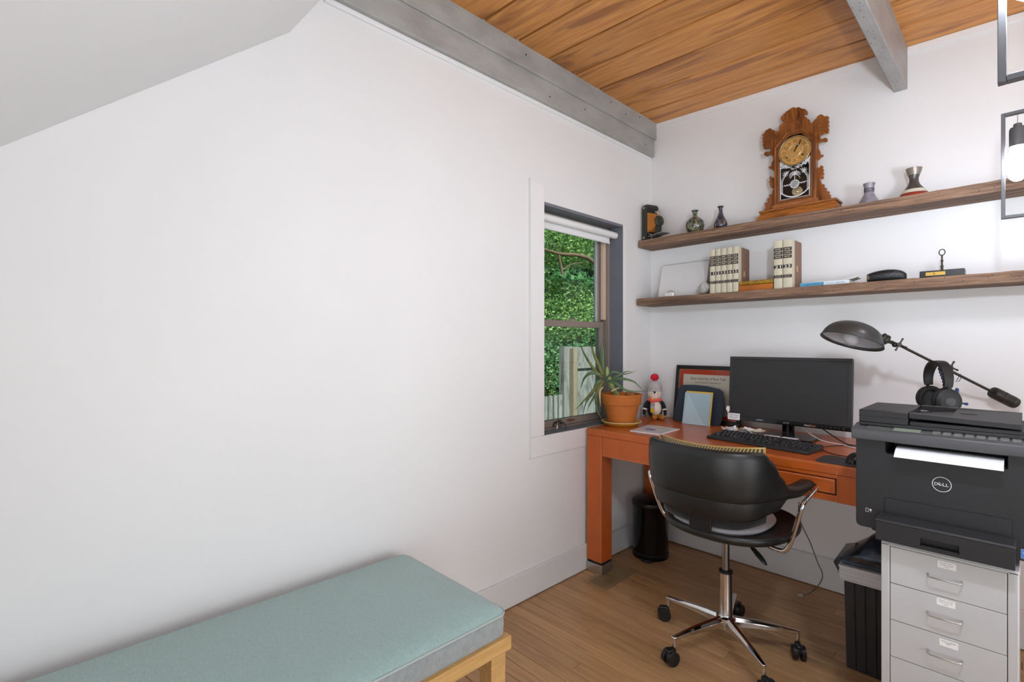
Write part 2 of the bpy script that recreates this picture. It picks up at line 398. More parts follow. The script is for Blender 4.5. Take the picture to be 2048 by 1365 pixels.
# ================================================================ BENCH
bn = thing('upholstered_bench', 'long wooden bench with a pale teal short-pile cushion along the left wall', 'bench', (.33, -2.6, 0))
TEAL = mat('teal_pile', 'A3C2BD', .85, col2='90B1AC', scale=(60, 260, 60), amt=.5, bump=1.0, bscale=(160, 700, 300), sheen=.55, detail=6)
TEALS = mat('grey_teal_pile', '9DA6A6', .85, col2='868F90', scale=(260, 60, 60), amt=.5, bump=1.0, bscale=(500, 500, 120), sheen=.5, detail=6)
bx0, bx1, by0, by1 = -.285, .27, -.55, .77
def pillow_box(x0, x1, y0, y1, z0, z1, rr, dome):
    b = B(); N = 22; rs = []
    def ringat(off, z):
        pts = rrect(x0 + off, x1 - off, y0 + off, y1 - off, max(rr - off, .004), 6); return [Vector((p[0], p[1], z)) for p in pts]
    rs.append(ringat(.004, z0)); rs.append(ringat(0, z0 + .006)); rs.append(ringat(-.002, (z0 + z1) / 2)); rs.append(ringat(0, z1 - .006))
    return b, rs, ringat
b, rs, ringat = pillow_box(bx0, bx1, by0, by1, .361, .428, .03, .01)
b.rings(rs, True); b.obj('cushion_side', TEALS, bn, smooth=60)
b = B(); rs = [ringat(0, .424)]
for o_, z in ((.001, .428), (.006, .434), (.02, .441), (.05, .447), (.1, .450), (.2, .452)): rs.append(ringat(o_, z))
b.rings(rs, True); b.obj('cushion_top', TEAL, bn, smooth=60)
b = B(); b.tube(ringat(-.0015, .4255), .0035, 8, closed=True); b.obj('piping', mat('grey_piping', 'A5AEAC', .8), bn)
B().box(bx0, bx1 + .012, by0, by1 + .006, .322, .362).obj('bench_rail', PINE, bn, bev=.002)
for xx in (bx0 + .01, bx1 - .048):
    for yy in (by0 + .02, by1 - .065):
        B().prism([(0, 0), (.048, 0), (.052, .322), (-.012 + .012, .322)], .055, lambda a, c, t, xx=xx, yy=yy: (xx + a, yy + t, c)).obj('leg', PINE, bn, bev=.002)

# ================================================================ DESK
DT = .765
dk = thing('writing_desk', 'cognac leather-covered desk with stitched edges under the shelves', 'desk', (.02, -.69, 0))
DW, DD = 1.6, .675
B().box(0, DW, .0, DD, DT - .038, DT).obj('desktop', DESK, dk, bev=.003)
# apron front: left field, drawer bay, right field
B().box(.0955, .56, .004, .03, .625, DT - .038).obj('apron', DESK, dk, bev=.002)
B().box(.56, 1.155, .004, .03, DT - .052, DT - .038).box(.56, 1.155, .004, .03, .625, .650).box(.56, .575, .004, .03, .65, DT - .052).box(1.150, 1.155, .004, .03, .65, DT - .052).obj('drawer_frame', DESK, dk, bev=.001)
B().box(.575, 1.150, .012, .03, .65, DT - .052).obj('drawer_bay', SHADOWGAP, dk)
dr = B().box(.579, 1.146, .003, .028, .654, DT - .056).obj('drawer', DESK, dk, bev=.003)
b = B()
for z in (.659, DT - .061): b.box(.584, 1.141, .0022, .0035, z - .0006, z + .0006)
for x in (.584, 1.141): b.box(x - .0006, x + .0006, .0022, .0035, .659, DT - .061)
b.obj('stitching', STITCH, dr)
B().box(1.155, DW, .0, .03, .625, DT - .038).obj('apron', DESK, dk, bev=.002)
B().box(0, .03, .09, DD - .09, .625, DT - .038).obj('side_apron', DESK, dk, bev=.002)
B().box(DW - .03, DW, .09, DD - .09, .625, DT - .038).obj('side_apron', DESK, dk, bev=.002)
B().box(.09, DW - .09, DD - .03, DD, .625, DT - .038).obj('back_apron', DESK, dk, bev=.002)
for x in (0, DW - .095):
    for y in (0, DD - .095):
        lg = B().box(x, x + .095, y, y + .095, .062, DT - .038).obj('leg', DESK, dk, bev=.003)
        B().box(x + .004, x + .091, y + .004, y + .091, .05, .062).obj('shadow_gap', SHADOWGAP, lg)
        B().box(x + .001, x + .1, y - .004, y + .091, 0, .052).obj('steel_foot', STEEL, lg, bev=.002)
        if y == 0:
            b = B()
            for q in (.003, .092): b.box(x + q - .0006, x + q + .0006, -.0008, .0002, .066, DT - .042)
            b.obj('stitching', STITCH, lg)
b = B()
b.box(.004, DW, -.0008, .0002, DT - .0065, DT - .0053).box(.0, DW, .008, .0092, DT - .0002, DT + .0004)
b.box(.004, .0052, .008, DD, DT - .0002, DT + .0004).box(.093, .0942, .008, DD, DT - .0002, DT + .0004).box(.49, .4912, .008, DD, DT - .0002, DT + .0004).box(1.153, 1.1542, .008, DD, DT - .0002, DT + .0004)
b.box(.1, .1012, .0032, .0042, .63, DT - .042).box(.1, .56, .0032, .0042, .629, .6302).box(1.152, 1.1532, -.0008, .0002, .63, DT - .02)
b.box(.56, 1.15, .0032, .0042, .6285, .6297)
b.obj('stitching', STITCH, dk)
# drawer pull recess handled by dark gap above the drawer

# ================================================================ SHELVES
def shelf(z0, z1, y0, x1, label):
    t = thing('wall_shelf', label, 'shelf', (0.012, 0, z0), group='reclaimed wood wall shelves')
    b = B(); N = 60; rs = []
    for i in range(N + 1):
        x = x1 * i / N; j = lambda: rnd.uniform(-.0011, .0011)
        rs.append([Vector((x, -.002, 0)), Vector((x, y0 + j(), j())), Vector((x, y0 + j(), z1 - z0 + j())), Vector((x, -.002, z1 - z0))])
    b.rings(rs); b.obj('board', SHELF, t, smooth=0)
    return t
shelf(1.802, 1.845, -.162, 2.2, 'upper reclaimed dark wood wall shelf holding the clock')
shelf(1.447, 1.489, -.182, 2.2, 'lower reclaimed dark wood wall shelf holding the books')
# saw marks + nail holes on the shelf fronts
marks = {}
for o in [x for x in bpy.data.objects if x.name.startswith('wall_shelf')]:
    y0 = -.162 if o.location.z > 1.7 else -.182
    b = B()
    for k in range(60):
        x = rnd.uniform(.02, 1.9); zz = rnd.uniform(.006, .036); b.cyl((x, y0 - .0014, zz), (x, y0 + .002, zz), rnd.uniform(.0008, .002), seg=6)
    b.obj('nail_hole_pattern', SHADOWGAP, o)['kind'] = 'stuff'

# ================================================================ OFFICE CHAIR
ch = thing('desk_chair', 'black leather swivel desk chair with chrome arms and five-star base', 'chair', (.823, -.835, 0), R(-3))
angs = [R(a + 3) for a in (104.5, 176.5, 248.5, 320.5, 32.5)]
swiv = [R(a) for a in (80, 215, 250, 330, 300)]
for a, sw in zip(angs, swiv):
    d = Vector((math.cos(a), math.sin(a), 0)); n_ = Vector((-d.y, d.x, 0))
    b = B(); rs = []
    for t, w_, zt, zb in ((.028, .017, .128, .092), (.12, .015, .122, .094), (.2, .012, .112, .093), (.255, .0095, .103, .09), (.268, .008, .1, .09)):
        c = d * t; rs.append([c + n_ * w_ + Vector((0, 0, zb)), c + n_ * w_ + Vector((0, 0, (zt + zb) / 2 + .004)), c + n_ * w_ * .45 + Vector((0, 0, zt)), c - n_ * w_ * .45 + Vector((0, 0, zt)), c - n_ * w_ + Vector((0, 0, (zt + zb) / 2 + .004)), c - n_ * w_ + Vector((0, 0, zb))])
    b.rings(rs); c = d * .259; b.cyl(c + Vector((0, 0, .098)), c + Vector((0, 0, .062)), .0085, seg=14)
    lg = b.obj('leg', CHROME, ch, bev=.0015)
    e = Vector((math.cos(sw - R(-3)), math.sin(sw - R(-3)), 0)); ax = Vector((-e.y, e.x, 0)); cc = c + e * .018 + Vector((0, 0, .027))
    b = B()
    for s_ in (-1, 1):
        b.cyl(cc + ax * s_ * .006, cc + ax * s_ * .022, .027, seg=24); b.cyl(cc + ax * s_ * .022, cc + ax * s_ * .0235, .019, seg=24)
    b.cyl(cc - ax * .01, cc + ax * .01, .012, seg=12)
    b.obj('caster', BLK, lg, bev=.003, seg=2)
    b = B(); b.box(-.011, .011, -.02, .02, -.004, .026, Matrix.Translation(cc + Vector((0, 0, .006))) @ Matrix.Rotation(sw - R(-3) + PI / 2, 4, 'Z'))
    b.obj('caster_hood', BLK, lg, bev=.004)
B().lathe([(.02, .075), (.024, .078), (.0245, .1), (.037, .103), (.038, .112), (.036, .125), (.026, .131), (.0245, .134), (.0245, .302), (.020, .306)], seg=32).obj('gas_sleeve', CHROME, ch)
B().lathe([(.0262, .300), (.0262, .309), (.016, .312)], seg=28).obj('sleeve_collar', BLK, ch)
B().cyl((0, 0, .305), (0, 0, .5), .0145, seg=24).obj('gas_column', mat('piston_steel', '9A9CA0', .18, 1), ch)
B().box(-.09, .09, -.1, .1, .472, .488).box(-.05, .05, -.07, .07, .46, .475).obj('seat_plate', BLK, ch, bev=.004)
b = B(); b.tube(smoothpts([(.04, -.02, .47), (.11, -.045, .455), (.15, -.06, .435), (.185, -.072, .41)]), [.004] * 7 + [.006, .008, .01, .011, .012, .012, .0115, .011, .009, .007, .004][:12], 12, flat=.6)
b.obj('height_lever', BLK, ch)
# seat tub: padded rim + cushion
def seat_r(a):   # plan radius
    c, s_ = math.cos(a), math.sin(a)
    n_ = 2.35; k = (abs(c / .238) ** n_ + abs(s_ / (.242 if s_ < 0 else .25)) ** n_) ** (-1 / n_); return k
b = B(); rs = []; N = 64
for sc, z in ((.0, .489), (.6, .488), (.84, .492), (.93, .500), (.985, .508), (1, .518), (.995, .528), (.975, .534), (.94, .535), (.9, .531), (.86, .524), (.6, .52), (0.0, .52)):
    sc = max(sc, .01); rs.append([Vector((seat_r(2 * PI * j / N) * sc * math.cos(2 * PI * j / N) + .018, seat_r(2 * PI * j / N) * sc * math.sin(2 * PI * j / N), z)) for j in range(N)])
b.rings(rs); b.obj('seat_shell', BLACKL, ch, smooth=50)
b = B(); rs = []
for sc, z in ((.05, .52), (.76, .52), (.80, .527), (.81, .534), (.79, .540), (.72, .544), (.5, .546), (.05, .546)):
    rs.append([Vector((seat_r(2 * PI * j / N) * sc * math.cos(2 * PI * j / N) * .92, seat_r(2 * PI * j / N) * sc * math.sin(2 * PI * j / N) - .022, z)) for j in range(N)])
b.rings(rs); b.obj('seat_pad', mat('grey_seat_fabric', 'BAB8BC', .95, bump=.4, bscale=(500, 500, 500)), ch, smooth=60, label='grey fabric seat pad')
# backrest tub: plan curve from arm tip to arm tip
plan = [(0, -.285), (.1, -.278), (.17, -.25), (.215, -.2), (.247, -.12), (.268, -.03), (.281, .05), (.285, .118)]
side = smoothpts([(x, y, 0) for x, y in plan], 8)
full = [Vector((-p.x, p.y, 0)) for p in side[::-1]][:-1] + side
acc = [0]
for a, c in zip(full, full[1:]): acc.append(acc[-1] + (c - a).length)
TOT = acc[-1]
def plan_at(u):
    s_ = u * TOT
    for i in range(len(acc) - 1):
        if s_ <= acc[i + 1] + 1e-9:
            t = (s_ - acc[i]) / (acc[i + 1] - acc[i]); p = full[i].lerp(full[i + 1], t); d = (full[min(i + 2, len(full) - 1)] - full[max(i - 1, 0)]).normalized()
            return p, Vector((d.y, -d.x, 0))   # outward normal
def ztop(u): return interp(abs(2 * u - 1), (0, .36, .46, .53, .60, .68, .8, 1), (.840, .840, .836, .805, .752, .708, .698, .704))
def zbot(u): return interp(abs(2 * u - 1), (0, .3, .5, .65, .8, 1), (.660, .662, .668, .664, .660, .680))
def shellf(u, v):
    p, n_ = plan_at(u); zt, zb = ztop(u), zbot(u); z = zb + (zt - zb) * v
    lean = -.035 * (z - .66) / .18 * max(0, 1 - abs(2 * u - 1) * 1.6) + .012 * math.sin(v * PI)
    q = p + n_ * lean * 1.0 - Vector((0, 0, 0)); q.z = z
    return q + n_ * (.008 * math.sin(v * PI)), n_
b = B(); NU = 90; sec = []
for i in range(NU + 1):
    u = i / NU; p, n_ = plan_at(u); zt, zb = ztop(u), zbot(u); k = abs(2 * u - 1); th = .017 + (.010 * min(1, max(0, (k - .55) / .25)))
    if i in (0, NU): th *= .7; zt -= .006; zb += .006
    back = .016 * max(0, 1 - k * 1.5) - .0; ring = []
    M_ = 7; tip = 1
    for j in range(M_ + 1):   # outer going up
        v = j / M_; z = zb + .006 + (zt - zb - .012) * v; ring.append(p + n_ * (back * (v - .25) + .006 * math.sin(v * PI)) + Vector((0, 0, z)))
    c = p + n_ * (back * .75 - th) + Vector((0, 0, zt - .006))
    for a in (60, 90, 130): ring.append(p + n_ * (back * .75 - th + th * math.cos(R(a))) + Vector((0, 0, zt - .006 + .009 * math.sin(R(a)))))
    for j in range(M_ + 1):
        v = 1 - j / M_; z = zb + .006 + (zt - zb - .012) * v; ring.append(p + n_ * (back * (v - .25) - 2 * th) + Vector((0, 0, z)))
    for a in (220, 270, 320): ring.append(p + n_ * (-back * .25 - th + th * math.cos(R(a))) + Vector((0, 0, zb + .006 + .008 * math.sin(R(a)))))
    sec.append(ring)
b.rings(sec); b.obj('backrest', BLACKL, ch, smooth=55)
# lower lumbar band below the crease
b = B(); sec = []
for i in range(61):
    u = .5 + (i / 60 - .5) * .72; p, n_ = plan_at(u); k = abs(i / 60 - .5) * 2
    zt = .668 + .012 * k * k; zb = interp(k, (0, .5, .85, 1), (.588, .594, .618, .655)); th = .010; ring = []
    for a in range(0, 360, 30):
        ca, sa = math.cos(R(a)), math.sin(R(a)); ring.append(p + n_ * (-.018 + th * (abs(ca) ** .6) * (1 if ca > 0 else -1) - .012 * (1 - ((zt + zb) / 2 + (zt - zb) / 2 * sa - zb) / max(zt - zb, .001))) + Vector((0, 0, (zt + zb) / 2 + (zt - zb) / 2 * (abs(sa) ** .7) * (1 if sa > 0 else -1))))
    sec.append(ring)
b.rings(sec); b.obj('lumbar_band', BLACKL, ch, smooth=55)
b = B(); sec = []
for i in range(41):
    u = .5 + (i / 40 - .5) * .60; p, n_ = plan_at(u); k = abs(i / 40 - .5) * 2; c = p - n_ * (.062 + .0); th = .014 * (1 - k ** 6) + .003; ring = []
    zt, zb = .70, .549 + .02 * k * k
    for a in range(0, 360, 30):
        ca, sa = math.cos(R(a)), math.sin(R(a)); ring.append(c + n_ * (th * (abs(ca) ** .6) * (1 if ca > 0 else -1)) + Vector((0, 0, (zt + zb) / 2 + (zt - zb) / 2 * (abs(sa) ** .6) * (1 if sa > 0 else -1))))
    sec.append(ring)
b.rings(sec); b.obj('inner_cushion', mat('black_velour', '171718', .9, sheen=.2), ch, smooth=55)
# inner support bracket between seat and back
b = B(); b.sheet(lambda u, v: ((.02 + (u - .5) * (.08 + .02 * v), -.245 - .005 * v + .05 * (1 - v) * 0, .53 + .1 * v), (0, -1, 0)), 4, 4, .012)
b.obj('back_bracket', BLK, ch, bev=.003)
for s_ in (-1, 1):   # chrome arm brackets
    o2_ = .010
    pts = smoothpts([(s_ * .1, -.02, .478), (s_ * .16, -.03, .470), (s_ * .205, -.04, .466), (s_ * .238, -.048, .474), (s_ * .260, -.056, .51), (s_ * .284, -.068, .585), (s_ * .301, -.074, .645), (s_ * .305, -.058, .664), (s_ * .303, .0, .674), (s_ * .301, .08, .688)], 7)
    b = B(); b.tube(pts, .0085, 12, flat=.62, up=(0, 1, 0)); b.obj('chrome_bracket', CHROME, ch, smooth=60)

# striped cushion
cu = thing('striped_cushion', 'gold and black striped velvet cushion tucked inside the chair back', 'cushion', (.823, -.835, .56), R(-3))
m = bpy.data.materials.new('striped_velvet'); m.use_nodes = True; n = m.node_tree; bsd = n.nodes['Principled BSDF']
tc = n.nodes.new('ShaderNodeTexCoord'); wv = n.nodes.new('ShaderNodeTexWave'); wv.bands_direction = 'X'; wv.inputs['Scale'].default_value = 28; wv.inputs['Distortion'].default_value = .4
cr = n.nodes.new('ShaderNodeValToRGB'); cr.color_ramp.interpolation = 'LINEAR'; cr.color_ramp.elements[0].position = .42; cr.color_ramp.elements[1].position = .56
cr.color_ramp.elements[0].color = lin('1F1C14'); cr.color_ramp.elements[1].color = lin('A8904F')
n.links.new(tc.outputs['Object'], wv.inputs['Vector']); n.links.new(wv.outputs['Fac'], cr.inputs[0]); n.links.new(cr.outputs[0], bsd.inputs['Base Color']); bsd.inputs['Roughness'].default_value = .7; bsd.inputs['Sheen Weight'].default_value = .4
def cushf(side_):
    def f(u, v):
        x = (u - .5) * 2; z = (v - .5) * 2
        puff = .05 * max(0, (1 - x ** 4) * (1 - z ** 4)) ** .6
        pinch = 1 - .06 * (z * z) * (1 - abs(x))      # sides sag
        X = .004 + x * .207 * (1 - .05 * (1 - z * z)); Zc = .178 + z * .107 * (1 - .10 * (1 - x * x) * (1 if z > 0 else .5)) + .004 * x
        Y = -.175 - Zc * .05 + side_ * puff * .8 + .045 * x * x
        return (X, Y, Zc), (0, side_, 0)
    return f
b = B()
for sd in (-1, 1):
    f = cushf(sd); k = len(b.v); n_ = 24
    for i in range(n_ + 1):
        for j in range(n_ + 1): b.v.append(f(i / n_, j / n_)[0])
    for i in range(n_):
        for j in range(n_): a = k + i * (n_ + 1) + j; b.f.append((a, a + n_ + 1, a + n_ + 2, a + 1))
b.obj('cover', m, cu, smooth=80)
f = cushf(1); edge = [f(i / 12, 0)[0] for i in range(12)] + [f(1, i / 12)[0] for i in range(12)] + [f(1 - i / 12, 1)[0] for i in range(12)] + [f(0, 1 - i / 12)[0] for i in range(12)]
b = B(); b.tube(edge, .0035, 8, closed=True); b.obj('piping', mat('gold_piping', 'B59C5C', .6), cu)

# ================================================================ FILING CABINET
fc = thing('filing_cabinet', 'light grey metal drawer cabinet with labelled drawers under the printer', 'cabinet', (1.51, -.88, 0))
cx0, cx1, cyf, cyb = -.137, .137, -.22, .185
# body as shell: sides, top, back, bottom + front stiles
b = B().box(cx0, cx1, cyf + .004, cyb, .03, .652).box(cx0, cx0 + .0195, cyf, cyf + .006, .03, .652).box(cx1 - .0195, cx1, cyf, cyf + .006, .03, .652).box(cx0, cx1, cyf, cyf + .006, .646, .653)
b.box(cx0 - .0, cx1 + .002, cyf + .002, cyb, .645, .656)
b.obj('cabinet_body', CABM, fc, bev=.002)
B().box(cx0 + .019, cx1 - .019, cyf + .0025, cyf + .0045, .035, .647).obj('drawer_gap', SHADOWGAP, fc)
for x in (cx0 + .03, cx1 - .03):
    for y in (cyf + .05, cyb - .05): B().cyl((x - .009, y, .016), (x + .009, y, .016), .016, seg=16).box(x - .011, x + .011, y - .006, y + .006, .018, .032).obj('caster', BLK, fc)
LAB = mat('label_paper', 'E6E4E2', .7); INK = mat('ink_grey', '55555A', .8)
top = .6455; notes = {0: ('small pens', 'tools, bits', '+ etc'), 1: ('spare cards', 'tape & ink', 'clips'), 2: ('misc cables', 'etc.')}
for k in range(6):
    z1 = top - k * .1026; z0 = z1 - .1012
    dw = B().box(cx0 + .0208, cx1 - .0208, cyf - .0005, cyf + .012, z0, z1).obj('drawer', CABM, fc, bev=.0012)
    hx0, hx1, hz = -.034, .034, z1 - .0485
    pts = [(hx0, cyf, hz), (hx0, cyf - .012, hz), (hx0 + .002, cyf - .018, hz - .0005), (hx0 + .006, cyf - .021, hz - .001), (hx1 - .006, cyf - .021, hz - .001), (hx1 - .002, cyf - .018, hz - .0005), (hx1, cyf - .012, hz), (hx1, cyf, hz)]
    B().tube(pts, .0024, 10).obj('handle', STEEL, dw)
    if k in notes:
        lx = (-.015, -.0165, -.011)[k]; lz = z1 - (.007, .004, .0075)[k]
        B().prism(rrect(lx, lx + .0375, lz - .018, lz, .002, 3), .0006, lambda a, c, t: (a, t, c), cyf - .0011).obj('paper_label', LAB, dw)
        for j, s_ in enumerate(notes[k]):
            text('label_writing', s_, (.029, .026, .012)[j] if len(s_) > 5 else .010, .0032, facing((lx + .0185, cyf - .0012, lz - .0045 - j * .0046)), INK, dw, .0001)

# ================================================================ PRINTER
pr = thing('printer', 'black multifunction laser printer standing on the grey drawer cabinet', 'printer', (1.512, -.87, .656))
zb = .656
x0, x1, yf, yb = 1.307 - 1.512, 1.717 - 1.512, -1.07 + .87, .17
Z = lambda z: z - zb
# main body with output slot: built from blocks
sx0, sx1, sz0, sz1 = 1.378 - 1.512, 1.627 - 1.512, Z(.899), Z(.935)
b = B().prism(rrect(x0, x1, Z(.676), Z(.9), .010, 5), .30, lambda a, c, t: (a, t, c), yf + .02)
b.box(x0, sx0, yf + .02, yb, sz0 - .02, Z(.937)).box(sx1, x1, yf + .02, yb, sz0 - .02, Z(.937)).box(x0, x1, yf + .16, yb, Z(.69), Z(.937))
b.obj('printer_body', PRN, pr)
for x in (x0 + .03, x1 - .05):
    for y in (yf + .06, yb - .06): B().cyl((x + .01, y, 0), (x + .01, y, Z(.678)), .012, seg=16).obj('foot', BLK, pr)
# front cover (glossier) with cut top for slot
fz0 = Z(.676)
poly = [(x0, fz0 + .012)] + [(x0 + .012 - .012 * math.cos(a), fz0 + .012 - .012 * math.sin(a)) for a in (R(30), R(60), R(90))] + [(x1 - .012, fz0), (x1, fz0 + .012), (x1, Z(.937)), (sx1, Z(.937)), (sx1, sz0), (sx0 + .004, sz0), (sx0, sz0 + .004), (sx0, Z(.937)), (x0, Z(.937))]
B().prism(poly, .022, lambda a, c, t: (a, t, c), yf).obj('front_cover', PRN, pr, bev=.0012, seg=1)
B().box(sx0, sx1, yf + .018, yf + .16, sz0 - .0, sz0 + .002, Matrix.Identity(4)).box(sx0, sx1, yf + .14, yf + .15, sz0, sz1 + .003).obj('slot_lining', BLK, pr)
# manual feed flap
q0, q1, r0, r1 = 1.377 - 1.512, 1.634 - 1.512, Z(.724), Z(.7725)
B().prism(rrect(q0 - .0016, q1 + .0016, r0 - .01, r1 + .0016, .005, 3), .001, lambda a, c, t: (a, t, c), yf - .0006).obj('flap_gap', SHADOWGAP, pr)
fp = B().prism(rrect(q0, q1, r0 - .01, r1, .004, 3), .003, lambda a, c, t: (a, t, c), yf - .0018).obj('feed_flap', PRN, pr, bev=.0006, seg=1)
# paper tray
tx0, tx1 = 1.367 - 1.512, 1.641 - 1.512; ty = -1.14 + .87; tz0, tz1 = Z(.6695), Z(.7245)
rc0, rc1, rz0, rz1 = 1.464 - 1.512, 1.541 - 1.512, Z(.677), Z(.7)
b = B()
poly = [(tx0, tz0 + .002), (tx1, tz0 + .002), (tx1, tz1), (tx0, tz1)]
b.box(tx0, rc0, ty, ty + .09, tz0, tz1).box(rc1, tx1, ty, ty + .09, tz0, tz1).box(rc0, rc1, ty, ty + .09, rz1, tz1).box(rc0, rc1, ty, ty + .09, tz0, rz0).box(rc0, rc1, ty + .022, ty + .09, rz0, rz1)
tr = b.obj('paper_tray', PRN, pr)
B().box(tx0 - .0015, tx1 + .0015, ty - .0015, ty + .088, tz1 - .004, tz1 + .0035).obj('tray_lid', mat('dusty_black_plastic', '36373A', .5, col2='2C2D2F', scale=(200, 200, 200), amt=.3), pr, bev=.003)
B().box(rc0 + .002, rc1 - .002, ty + .001, ty + .004, rz0 - .0005, rz0 + .004).obj('tray_grip', BLK, pr)
# control band
b = B(); L0, L1 = 1.3 - 1.512, 1.724 - 1.512
b.prism([(-1.091 + .87, Z(.936)), (-1.093 + .87, Z(.94)), (-1.0925 + .87, Z(.963)), (-1.088 + .87, Z(.967)), (-1.035 + .87, Z(.976)), (yb, Z(.976)), (yb, Z(.936))], L1 - L0, lambda a, c, t: (t, a, c), L0)
b.obj('scanner_unit', PRNG, pr, bev=.002)
cp = B().prism([(-1.084 + .87, Z(.9685)), (-1.045 + .87, Z(.975)), (-1.045 + .87, Z(.9758)), (-1.084 + .87, Z(.9693))], .34, lambda a, c, t: (t, a, c), L0 + .035).obj('control_panel', mat('control_panel_grey', '6C6E6C', .3, col2='4C4F4D', scale=(300, 300, 300)), pr)
sl_ = math.atan2(.0065, .039)
def onband(x, y): return Z(.9693) + (y - (-1.084 + .87)) * math.tan(sl_) + .0006
B().prism([(-.212, 0), (-.178, 0), (-.178, .0008), (-.212, .0008)], .06, lambda a, c, t: (t, a, onband(0, a) + c), -.115).obj('display', mat('lcd_green_grey', '8E9A88', .25), cp)
BTN = mat('button_grey', '7B7C7C', .5)
for i in range(9):
    for j in range(2):
        xx = -.03 + i * .022; yy = -.209 + j * .016
        B().prism([(yy, 0), (yy + .011, 0), (yy + .011, .0014), (yy, .0014)], .016, lambda a, c, t: (t, a, onband(0, a) + c), xx).obj('button', BTN, cp)
# document lid / feeder
B().box(1.313 - 1.512, 1.712 - 1.512, -1.06 + .87, yb, Z(.975), Z(.985)).obj('lid_hinge_gap', PRN, pr, bev=.002)
B().box(1.313 - 1.512, 1.428 - 1.512, -1.062 + .87, yb - .11, Z(.984), Z(1.0205)).obj('feeder_cover', PRN, pr, bev=.0025, label='raised left block of the document feeder')
B().box(1.3125 - 1.512, 1.4285 - 1.512, -1.0625 + .87, yb - .11, Z(1.0015), Z(1.003)).obj('feeder_seam', SHADOWGAP, pr)
b = B(); t0, t1_ = 1.43 - 1.512, 1.652 - 1.512
# sloping document tray with a sunken pocket
b.box(t0, 1.71 - 1.512, -1.055 + .87, yb - .11, Z(.984), Z(.996))
b.obj('feeder_base', PRN, pr, bev=.002)
b = B()
def slab(xa, xb, ya, yb_, za, zb_, zc, zd, th):
    b.add([(xa, ya, za), (xb, ya, zb_), (xb, yb_, zd), (xa, yb_, zc), (xa, ya, za - th), (xb, ya, zb_ - th), (xb, yb_, zd - th), (xa, yb_, zc - th)], [(0, 1, 2, 3), (7, 6, 5, 4), (0, 4, 5, 1), (1, 5, 6, 2), (2, 6, 7, 3), (3, 7, 4, 0)])
slab(t0, t1_, -1.062 + .87, -1.02 + .87, Z(1.0185), Z(1.012), Z(1.019), Z(1.013), .013)
slab(t0 + .085, t1_, -1.02 + .87, -.83 + .87, Z(1.0155), Z(1.013), Z(1.018), Z(1.018), .012)
slab(t0, t0 + .085, -1.02 + .87, -.83 + .87, Z(1.004), Z(1.011), Z(1.004), Z(1.011), .008)
slab(t0, t1_, -.83 + .87, -.80 + .87, Z(1.021), Z(1.018), Z(1.021), Z(1.018), .014)
b.obj('document_tray', PRN, pr, bev=.001, seg=1)
B().box(t0 + .1, t0 + .135, -.945 + .87, -.94 + .87, Z(1.0155), Z(1.0175)).obj('guide_slot', SHADOWGAP, pr)
# logo ring and word
WHT = mat('white_print', 'D8D8DA', .5)
b = B(); b.tube([(1.501 - 1.512 + .0195 * math.cos(2 * PI * i / 40), yf - .0006, Z(.835) + .0195 * math.sin(2 * PI * i / 40)) for i in range(40)], .0008, 6, closed=True)
b.obj('logo_ring', WHT, pr)
text('logo_lettering', 'D', .0072, .0078, facing((1.501 - 1.512 - .0115, yf - .0003, Z(.835))), WHT, pr, .0006)
text('logo_lettering', 'E', .0062, .0078, facing((1.501 - 1.512 - .0038, yf - .0003, Z(.8355))) @ Matrix.Rotation(R(40), 4, 'Z'), WHT, pr, .0006)
text('logo_lettering', 'LL', .0125, .0078, facing((1.501 - 1.512 + .0082, yf - .0003, Z(.835))), WHT, pr, .0006)
b = B(); ux = 1.331 - 1.512; b.box(ux, ux + .0008, yf - .0008, yf + .001, Z(.722), Z(.732)).box(ux + .006, ux + .0068, yf - .0008, yf + .001, Z(.722), Z(.732)).box(ux, ux + .0068, yf - .0008, yf + .001, Z(.7215), Z(.7223)).box(ux, ux + .0068, yf - .0008, yf + .001, Z(.7317), Z(.7325))
b.lathe([(.0015, 0), (.003, .0008)], (0, 0, 0), 12, M=Matrix.Translation((ux + .012, yf - .0004, Z(.729))) @ Matrix.Rotation(R(90), 4, 'X')).box(ux + .0115, ux + .0125, yf - .0008, yf + .001, Z(.722), Z(.729))
b.obj('usb_symbol', WHT, pr)
st = B().box(1.651 - 1.512, 1.668 - 1.512, yf - .0006, yf + .001, Z(.683), Z(.705)).obj('energy_sticker', mat('sticker_blue', '3C7BC8', .4), pr)
B().box(1.6505 - 1.512, 1.6685 - 1.512, yf - .0004, yf + .001, Z(.6825), Z(.7055)).obj('sticker_edge', WHT, st)
b = B(); c0 = (1.6595 - 1.512, Z(.6955)); pp = []
for i in range(10): rr_ = .007 if i % 2 == 0 else .003; pp.append((c0[0] + rr_ * math.sin(i * PI / 5), c0[1] + rr_ * math.cos(i * PI / 5)))
b.prism(pp, .0004, lambda a, c, t: (a, t, c), yf - .001); b.obj('star_mark', WHT, st)
# printed sheet
ps = thing('paper_sheet', 'blank white sheet of paper curling out of the printer output slot', 'paper', (1.51, -1.07, .9))
def pf(u, v):
    x = -.107 + .218 * u; s_ = v
    y = .10 - .142 * s_; z = .012 + .011 * math.sin(s_ * PI * .6) - .036 * max(0, s_ - .68) ** 1.4 * 3
    return (x, y, z), (0, 0, 1)
B().sheet(pf, 6, 16, .0004).obj('sheet', PAPER, ps, smooth=60)

